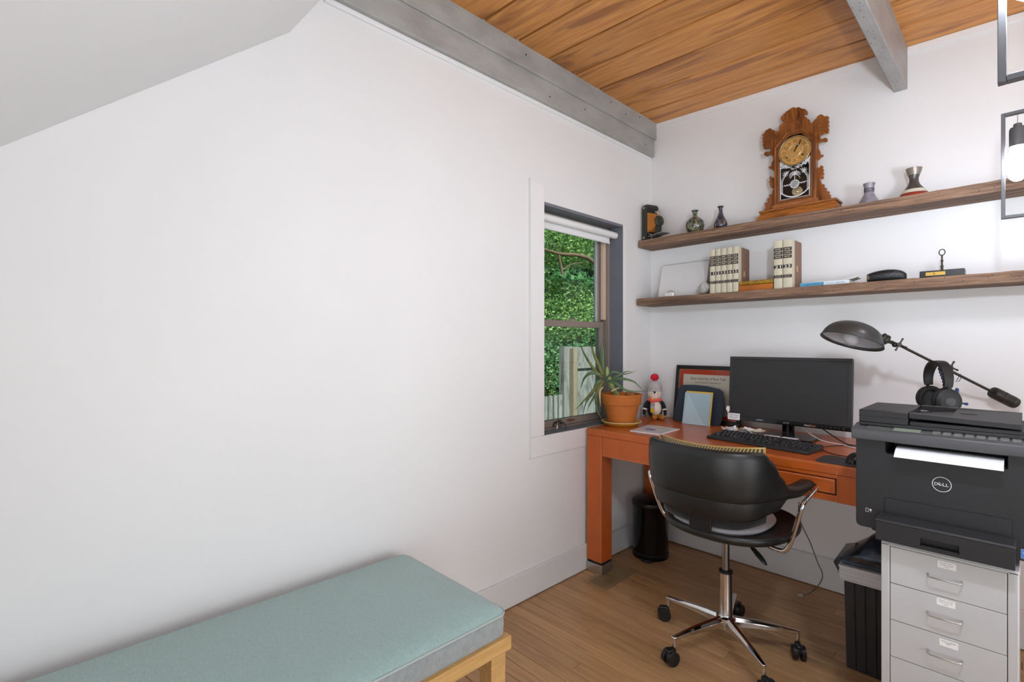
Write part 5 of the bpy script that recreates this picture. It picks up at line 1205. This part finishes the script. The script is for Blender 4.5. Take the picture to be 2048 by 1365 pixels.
pd = B().lathe([(.0, 0), (.022, 0), (.0245, .0014), (.022, .003), (.016, .0022), (.013, .0032), (.008, .0024), (.004, .005), (0, .0055)], seg=32, M=Matrix.Translation((xc + .006, Yf + .09 + .018, gz0 + .036)) @ Matrix.Rotation(R(90), 4, 'X')).obj('pendulum_bob', mat('pendulum_brass', 'C9C0A0', .2, .9), ck)
B().cyl((xc + .004, Yf + .09 + .017, gz0 + .045), (xc + .002, Yf + .09 + .017, gz1), .0008, seg=6).obj('pendulum_rod', NI, pd)
B().cyl((xc + .018, Yf + .09 + .02, gz0 + .100), (xc + .018, Yf + .09 + .014, gz0 + .100), .004, seg=12).obj('gong_screw', mat('yellow_brass', 'A8A83C', .3, .6), ck)
# plinth
bl = P(1512, 441, Y=-.14).x - ob.x; br = P(1679, 413, Y=-.14).x - ob.x; pl_z = (P(*crop(120, 1218), Y=-.13) - ob).z
pc = (bl + br) / 2; ph = (br - bl) / 2
b = B().rings([[Vector((pc + sx * ph, y, 0)) for sx, y in ((-1, -.052), (1, -.052), (1, .07), (-1, .07))], [Vector((pc + sx * ph, y, .006)) for sx, y in ((-1, -.052), (1, -.052), (1, .07), (-1, .07))], [Vector((pc + sx * (ph - .02), y, pl_z - .012)) for sx, y in ((-1, -.04), (1, -.04), (1, .06), (-1, .06))]])
b.obj('plinth', OAKX, ck, bev=.001)
B().box(pc - ph + .012, pc + ph - .012, -.048, .062, pl_z - .012, pl_z - .002).obj('plinth_cap', OAKX, ck, bev=.002)
B().box(xm - hw_ - .01, xm + hw_ + .01, -.040, .05, pl_z - .003, zb_ + .004).obj('case_base', OAKX, ck, bev=.001)

# --- books
CREAM = mat('book_cream_cloth', 'CDC6B0', .75, bump=.4, bscale=(900, 900, 900)); BOOKB = mat('book_brown_board', '8A6B58', .7); SPB = mat('spine_black', '231C17', .5); GOLD = mat('gold_foil', 'C9A878', .35, .5); PAG = mat('page_edge', 'D8D0BC', .8)
def book(xc, num, h, label, w_=.0312, extra=None, ys=-.165):
    t = thing('law_book', label, 'book', (xc, ys, S2), 0, 'cream and black numbered volumes on the lower shelf')
    D_ = .150; hw = w_ / 2 - .0003
    prof = [(-hw + .001, .012), (-hw, .008), (-hw * .9, .003), (-hw * .5, .0005), (0, 0), (hw * .5, .0005), (hw * .9, .003), (hw, .008), (hw - .001, .012)]
    B().prism(prof, h, lambda a, c, t_: (a, c, t_), 0).obj('spine', CREAM, t, smooth=40)
    B().box(-hw + .002, hw - .002, .010, D_ - .004, .003, h - .003).obj('pages', PAG, t)
    for s_ in (-1, 1):
        B().box(min(s_ * hw, s_ * (hw - .0022)), max(s_ * hw, s_ * (hw - .0022)), .008, .042, 0, h).obj('cover_hinge', CREAM, t)
        cb_ = B().box(min(s_ * hw, s_ * (hw - .0022)), max(s_ * hw, s_ * (hw - .0022)), .042, D_, 0, h).obj('cover', BOOKB, t)
        if s_ > 0: B().box(hw, hw + .0003, .072, .092, h * .36, h * .48).box(hw, hw + .0004, .075, .089, h * .375, h * .465).obj('gold_crest', GOLD, cb_)
    lw = hw * .92
    def band(z0, z1, lines):
        o_ = B().prism([(-lw, .0028), (-lw * .5, -.0002), (0, -.0007), (lw * .5, -.0002), (lw, .0028), (lw, .004), (-lw, .004)], z1 - z0, lambda a, c, t_: (a, c, t_ + z0), 0).obj('spine_band', SPB, t)
        for k, s_ in enumerate(lines): text('spine_lettering', s_, lw * 1.35, (z1 - z0) / len(lines) * .5, facing((0, -.0009, z1 - (z1 - z0) * (k + .5) / len(lines))), mat('spine_print', 'D8CFBC', .6), o_, .0002)
    k = h / .24
    band(.187 * k, .203 * k, ['NEW YORK']); band(.168 * k, .184 * k, ['LAWS']); band(.149 * k, .165 * k, ['SERVICE'])
    nb_ = B().prism([(-lw, .0028), (-lw * .5, -.0002), (0, -.0007), (lw * .5, -.0002), (lw, .0028), (lw, .004), (-lw, .004)], .018 * k, lambda a, c, t_: (a, c, t_ + .100 * k), 0).obj('number_band', SPB, t)
    text('spine_number', num, lw * 1.4, .014 * k, facing((0, -.0009, .109 * k)), mat('spine_number_white', 'F0EBDD', .6), nb_, .0003)
    band(.052 * k, .068 * k, ['LAWYERS', 'EDITION'])
    return t
bx_l = P(1421, 585, Y=-.165).x; bx_r = P(1466, 584, Y=-.165).x
bx_l = P(1418.5, 501, Y=-.165).x; bx_r = P(1477, 497, Y=-.162).x; bw = (bx_r - bx_l) / 5
hb = .2385
for i, (nn, lab) in enumerate((('11', 'cream numbered book 11, leftmost of the row of five'), ('12', 'cream numbered book 12, second from left in the row of five'), ('13', 'cream numbered book 13, middle of the row of five'), ('14', 'cream numbered book 14, fourth in the row of five'), ('15', 'cream numbered book 15, right end of the row of five'))):
    book(bx_l + bw * (i + .5), nn, hb, lab, bw)
b21 = P(1546.5, 487, Y=-.165).x; b23 = P(1584, 484, Y=-.165).x; bw2 = (b23 - b21) / 2
book(b21 + bw2 * .5, '21', hb, 'cream numbered book 21, left of the separate pair', bw2)
book(b21 + bw2 * 1.5, '23', hb, 'cream numbered book 23, right of the separate pair', bw2)
# --- tin box
tx_l = bx_r + .004; tx_r = b21 - .003
tn = thing('wooden_pencil_box', 'flat orange lacquered box lying between the two groups of cream books', 'box', ((tx_l + tx_r) / 2, -.135, S2)); tw = (tx_r - tx_l) / 2
B().box(-tw, tw, -.03, .03, 0, .031).obj('box_body', mat('orange_lacquer', 'B8691C', .35, col2='8A4A14', scale=(8, 40, 40)), tn, bev=.002)
B().box(-tw, tw, -.031, .031, .0325, .052).obj('lid', mat('ochre_lid', 'A88224', .4, col2='7C5C18', scale=(60, 60, 60), amt=.3), tn, bev=.005)
# --- white square panel leaning (laptop-like tile)
tb = thing('white_tile', 'white square panel leaning against the wall at the left end of the lower shelf', 'panel', (.246, -.085, S2)); tb.rotation_euler = (R(-15), 0, R(0))
WP = mat('white_panel', 'DEDEDE', .4); 
B().box(-.148, .148, -.004, .004, 0, .212).obj('panel', WP, tb, bev=.002)
B().lathe([(.012, 0), (.012, .0004), (.0, .0004)], seg=24, M=Matrix.Translation((.0, -.004, .125)) @ Matrix.Rotation(R(90), 4, 'X')).obj('round_mark', mat('panel_mark', 'D9D9D9', .4), tb)
# --- adapter
ad_ = thing('power_adapter', 'small white power adapter in front of the leaning white panel', 'adapter', (P(1340, 590, Y=-.15).x, -.145, S2), R(-8))
B().box(-.03, .03, -.02, .02, 0, .024).obj('adapter_body', mat('adapter_white', 'EDEDED', .3), ad_, bev=.006)
for z in (.007, .017): B().box(-.046, -.03, -.003, .003, z - .001, z + .001).obj('prong', NI, ad_)
B().tube(smoothpts([(-.026, 0, .025), (-.01, 0, .035), (.015, 0, .034), (.03, 0, .02), (.034, 0, .004)]), .0014, 6).obj('cord', mat('cable_grey', '6E6C66', .5), ad_)
# --- shell
shx = P(1405, 588, Y=-.14); sh_ = thing('sea_shell', 'grey-white fossil shell leaning beside the leftmost cream book', 'shell', (shx.x + .006, -.13, S2), R(-25))
b = B(); rs = []
for i in range(15):
    t = i / 14; r_ = .036 * math.sin(PI * (.08 + .84 * t)) ** .7 * (1 - .25 * t); x = -.042 + .08 * t
    rs.append([Vector((x * .95, r_ * math.cos(a) * (1 + .06 * math.cos(8 * a)) * .8, .030 + (r_ * math.sin(a)) * (1 + .05 * math.cos(9 * a)) + .012 * t)) for a in [2 * PI * j / 28 for j in range(28)]])
b.rings(rs); b.obj('shell_body', mat('shell_grey', 'CBC9C4', .7, col2='ABA9A4', scale=(50, 50, 50), bump=.6, bscale=(90, 90, 90)), sh_, smooth=60)
b = B()
for k in range(4):
    r_ = .024 - k * .006; b.tube([(.012 + k * .008, r_ * math.cos(2 * PI * i / 20) * .9 - .006, .042 + r_ * math.sin(2 * PI * i / 20)) for i in range(20)], .0042, 7, closed=True)
b.obj('shell_whorl', mat('shell_white', 'C2C0BA', .7), sh_, smooth=60)
# --- paperbacks
pb0 = P(1600, 573, Y=-.155).x; pb1 = P(1699, 568, Y=-.155).x
pbk = thing('paperback', 'blue-spined paperback lying flat at the bottom of the small stack', 'book', ((pb0 + pb1) / 2, -.1, S2)); hw = (pb1 - pb0) / 2
B().box(-hw + .002, hw - .001, -.05, .055, .001, .0165).obj('pages', PAG, pbk)
B().box(-hw, hw, -.055, .056, .0165, .018).box(-hw, hw, -.055, .056, 0, .0012).obj('cover', mat('cover_pale_blue', 'BFD6E0', .5), pbk)
spn = B().box(-hw, 0.0, -.0565, -.054, 0, .018).obj('spine', mat('spine_blue', '5AA7CC', .5), pbk)
B().box(0.0, hw, -.0565, -.054, 0, .018).obj('spine_half', mat('spine_pale', 'D9E4E8', .5), pbk)
text('spine_lettering', 'IT STARTS WITH US', hw * .92, .0095, facing((-hw * .5, -.0567, .009)), mat('spine_navy', '1E3A52', .5), spn, .0003)
text('spine_lettering', 'COLLEEN', hw * .34, .0085, facing((hw * .22, -.0567, .009)), mat('spine_silver', '9AAAB4', .5), spn, .0003)
text('spine_lettering', 'HOOVER', hw * .36, .0085, facing((hw * .64, -.0567, .009)), mat('spine_lblue', '4E93B8', .5), spn, .0003)
pk2 = thing('paperback', 'thin pale booklet with curled corner lying on the blue-spined paperback', 'book', ((pb0 + pb1) / 2 + .012, -.095, S2 + .0182), R(3))
B().sheet(lambda u, v: ((-hw + .012 + (2 * hw) * u, -.05 + .1 * v, .004 + .012 * max(0, u - .72) ** 1.3 * 5 + .001 * math.sin(6 * u)), (0, 0, 1)), 16, 4, .0035).obj('booklet', mat('booklet_pale', 'D8D2CC', .5, col2='A8B8C4', scale=(12, 12, 12), amt=.2), pk2, smooth=50)
# --- glasses case
gc0 = P(1733, 563, Y=-.15).x; gc1 = P(1811, 560, Y=-.15).x
gc = thing('glasses_case', 'black leather sunglasses case with snap flap on the lower shelf', 'case', ((gc0 + gc1) / 2, -.125, S2)); gw = (gc1 - gc0) / 2
LC = mat('case_leather', '1F2022', .42, bump=.2, bscale=(400, 400, 400))
b = B(); rs = []
for i in range(17):
    t = i / 16; x = -gw + 2 * gw * t; k = math.sin(PI * (.18 + .79 * t)) ** .5; h = .047 + .012 * t
    rs.append([Vector((x, -.028 * k * (abs(math.cos(a)) ** .7) * (1 if math.cos(a) > 0 else -1), max(0, h * .5 + h * .5 * math.sin(a)) * (k ** .6))) for a in [2 * PI * j / 24 for j in range(24)]])
b.rings(rs); b.obj('case_body', LC, gc, smooth=60)
def caseS(t, a, off=.0008):
    x = -gw + 2 * gw * t; k = math.sin(PI * (.18 + .79 * t)) ** .5; h = .047 + .012 * t
    return Vector((x, -(.028 * k + off) * abs(math.cos(a)) ** .7, (h * .5 + h * .5 * math.sin(a)) * (k ** .6)))
b = B(); b.tube([caseS(t, a) for t, a in ((.14, .35), (.25, .1), (.38, -.25), (.48, -.35), (.58, -.2), (.68, .2), (.76, .7), (.85, 1.0), (.93, 1.1))], .0008, 6); b.obj('flap_edge', mat('leather_edge', '4A4A4C', .4), gc)
B().ball(caseS(.46, -.12), (.0025, .0012, .0025), 10, 6).obj('snap', BLK, gc)
b = B(); c0 = caseS(.055, .0, .001); b.tube([c0 + Vector((-.001 + .003 * math.cos(2 * PI * i / 18), -.0006 + .003 * math.cos(2 * PI * i / 18) * -.9, .010 * math.sin(2 * PI * i / 18))) for i in range(18)], .0006, 6, closed=True); b.obj('gold_emblem', GOLD, gc)
# --- key plinth
kx0 = P(1839, 556, Y=-.15).x; kx1 = P(1929, 553, Y=-.15).x
kpl = thing('key_trophy', 'antique iron ring key standing on a black block with brass plaque', 'ornament', ((kx0 + kx1) / 2, -.115, S2)); kw = (kx1 - kx0) / 2
bk_ = B().box(-kw, kw, -.035, .035, 0, .0265, Matrix.Translation((0, 0, .003))).obj('block', mat('block_black', '1C1D1C', .3), kpl, bev=.0015)
for sx in (-1, 1):
    for sy in (-1, 1): B().cyl((sx * (kw - .012), sy * .024, 0), (sx * (kw - .012), sy * .024, .004), .006, seg=12).obj('rubber_foot', PAG, kpl)
pq = B().box(-kw + .02, -kw + .082, -.0362, -.0348, .009, .023).obj('brass_plaque', mat('brass_plaque_metal', 'B08F45', .4, .7), kpl)
text('plaque_mark', 'R', .005, .009, facing((-kw + .048, -.0363, .016)), SHADOWGAP, pq, .0002)
IR = mat('old_iron', '4A4038', .6, .5)
kxx = P(1884, 540, Y=-.115).x - (kx0 + kx1) / 2; kz = P(1884, 505, Y=-.115).z - S2
b = B().lathe([(.004, .0295), (.0045, .045), (.0062, .048), (.0035, .053), (.003, .065), (.0055, .07), (.003, .076), (.003, kz - .016), (.0045, kz - .013), (.003, kz - .010)], (kxx, 0, 0), 14)
b.tube([(kxx + .0095 * math.cos(2 * PI * i / 24), 0, kz + .0125 * math.sin(2 * PI * i / 24)) for i in range(24)], .0019, 8, closed=True); b.obj('iron_key', IR, kpl, smooth=60)

# ================================================================ OUTDOORS
gd = sempty('ground'); B().box(-40, -.3, -20, 40, -.9, -.8).obj('lawn', mat('lawn_green', '5F7A3C', .9, col2='4A6330', scale=(3, 3, 3)), gd)
b = B(); b.box(-.32, -.12, -6, WY0, -.8, 3.0).box(-.32, -.12, WY1, .2, -.8, 3.0).box(-.32, -.12, WY0, WY1, -.8, WZ0 - .02).box(-.32, -.12, WY0, WY1, WZ1 + .01, 3.0)
TR = mat('tree_bark', '6B5A48', .9, bump=.8, bscale=(30, 30, 30)); 
def leafmat(name, c1, c2):
    m = bpy.data.materials.new(name); m.use_nodes = True; n = m.node_tree; b_ = n.nodes['Principled BSDF']; g = n.nodes.new('ShaderNodeNewGeometry'); cr = n.nodes.new('ShaderNodeValToRGB')
    cr.color_ramp.elements[0].color = lin(c1); cr.color_ramp.elements[1].color = lin(c2); n.links.new(g.outputs['Random Per Island'], cr.inputs[0]); n.links.new(cr.outputs[0], b_.inputs['Base Color'])
    b_.inputs['Roughness'].default_value = .5; b_.inputs['Specular IOR Level'].default_value = .3
    tr_ = n.nodes.new('ShaderNodeBsdfTranslucent'); n.links.new(cr.outputs[0], tr_.inputs[0]); mx = n.nodes.new('ShaderNodeMixShader'); mx.inputs[0].default_value = .45
    n.links.new(b_.outputs[0], mx.inputs[1]); n.links.new(tr_.outputs[0], mx.inputs[2]); n.links.new(mx.outputs[0], n.nodes['Material Output'].inputs[0]); return m
LM1 = leafmat('maple_leaves', '3F7440', 'B4D88E'); LM2 = leafmat('hedge_leaves', '3C6E46', '9CC890'); LM3 = leafmat('dark_leaves', '2C6040', '6FAA6C')
def leaves(b, c, rad, n_, s_):
    for k in range(n_):
        while True:
            p = Vector((rnd.uniform(-1, 1), rnd.uniform(-1, 1), rnd.uniform(-1, 1)))
            if p.length < 1: break
        p = Vector(c) + Vector((p.x * rad[0], p.y * rad[1], p.z * rad[2])); z = s_ * rnd.uniform(.6, 1.4)
        u = Vector((rnd.gauss(0, 1), rnd.gauss(0, 1), rnd.gauss(0, .5))).normalized(); v = u.cross(Vector((rnd.gauss(0, 1), rnd.gauss(0, 1), rnd.gauss(0, 1)))).normalized() * .55
        b.add([p - u * z, p + v * z, p + u * z, p - v * z], [(0, 1, 2, 3)])
def tree(name, loc, label, trunk, crowns, m, n_, s_, group):
    t = thing(name, label, 'tree' if 'tree' in name else 'shrub', loc, 0, group)
    for nm, pts, r0, r1 in trunk:
        sp = smoothpts(pts, 6); B().tube(sp, [r0 + (r1 - r0) * i / (len(sp) - 1) for i in range(len(sp))], 8).obj(nm, TR, t, smooth=60)
    b = B()
    for c, rad in crowns: leaves(b, c, rad, int(n_ * rad[0] * rad[1] * rad[2] / .5 * 1.0), s_)
    o = b.obj('foliage', m, t, smooth=0); o['kind'] = 'stuff'; return t
# near maple: branches cross the upper pane
br0 = P(1080, 505, X=-3.5); br1 = P(1135, 505, X=-3.5); br2 = P(1190, 530, X=-3.5)
o = Vector((-3.4, 4.6, -.8))
tr1 = [('trunk', [(0, 1.2, 0), (0, 1.0, 1.6), (-.1, .8, 2.8)], .12, .08),
       ('branch', [Vector((-.1, .8, 2.8)), P(1190, 528, X=-3.5) - o, P(1160, 512, X=-3.5) - o, P(1120, 508, X=-3.5) - o, P(1085, 498, X=-3.5) - o], .045, .018),
       ('branch', [P(1117, 508, X=-3.5) - o, P(1121, 528, X=-3.5) - o, P(1125, 550, X=-3.5) - o], .018, .022),
       ('branch', [P(1127, 540, X=-3.5) - o, P(1140, 530, X=-3.5) - o, P(1165, 525, X=-3.5) - o], .010, .006)]
tree('maple_tree', tuple(o), 'leafy green tree filling the upper window pane outside', tr1,
     [((-.9, -.4, 3.95), (.7, 1.8, .55)), ((-1.2, -1.4, 3.3), (.6, .9, .5)), ((-1.3, .2, 2.85), (.6, 1.3, .45)), ((-1.0, -.2, 2.45), (.5, 1.2, .4)), ((-1.1, -1.7, 4.4), (.6, 1.2, .5))], LM1, 7000, .032, 'trees outside the window')
tree('background_tree', (-9, 9, -.8), 'tall darker green tree further back outside the window', [('trunk', [(0, 0, 0), (0, 0, 3), (0, 0, 6)], .2, .1)],
     [((1.5, .5, 1.5), (1.4, 4.5, 1.5)), ((0, 0, 5.2), (2.2, 4.5, 1.6)), ((.5, -1.5, 3.2), (2, 3, 1.3)), ((.5, 1.5, 3.4), (2, 3, 1.2)), ((1, -3, 1.6), (1.5, 2.5, 1.2)), ((0, 0, 7.4), (2.4, 4.8, 1.2))], LM3, 800, .10, 'trees outside the window')
sy = P(1105, 760, X=-4.4)
tree('hedge_shrub', (sy.x, sy.y - .1, -.8), 'dense leafy shrub outside, left of the board fence', [('stem', [(0, 0, 0), (0, .05, 1.0), (0, 0, 1.7)], .03, .015)],
     [((0, .0, .75), (.45, .42, .75)), ((0, 0, 1.7), (.5, .55, .5))], LM2, 5200, .028, 'shrubs outside')
# board fence
fx = -3.2
fn = thing('board_fence', 'weathered grey board fence panel with a thick post outside the window', 'fence', (fx, P(1130, 800, X=fx).y, -.8))
oy = P(1130, 800, X=fx).y
ya = P(1123, 700, X=fx).y - oy; zt_ = P(1150, 693, X=fx).z + .8
B().box(-.05, .05, ya, ya + .10, 0, zt_ + .0).obj('post', FENCEW, fn)
B().box(.0, .09, ya + .17, ya + .27, 0, zt_ - .03).obj('post', mat('post_tan', '8E8672', .8, col2='787060', scale=(30, 30, 3)), fn)
y = ya + .1; k = 0
while y < 3.2:
    w_ = .135; B().box(-.012, .012, y + .003, y + w_ - .003, .03, zt_ - .01 + rnd.uniform(-.006, .006)).obj('board', FENCEW, fn); y += w_; k += 1
zr = P(1160, 731, X=fx).z + .8
for z in (zr, .35): B().box(.012, .05, ya + .27, 3.2, z - .045, z + .045).obj('rail', FENCEW, fn)
# low pickets farther left
pk = thing('picket_fence', 'low grey picket run half hidden by the shrub outside', 'fence', (-3.0, P(1098, 820, X=-3.0).y, -.8))
for k in range(5):
    B().box(-.012, .012, -.22 + k * .105, -.15 + k * .105, 0, 1.28 - .0 * k).obj('picket', FENCEW, pk)
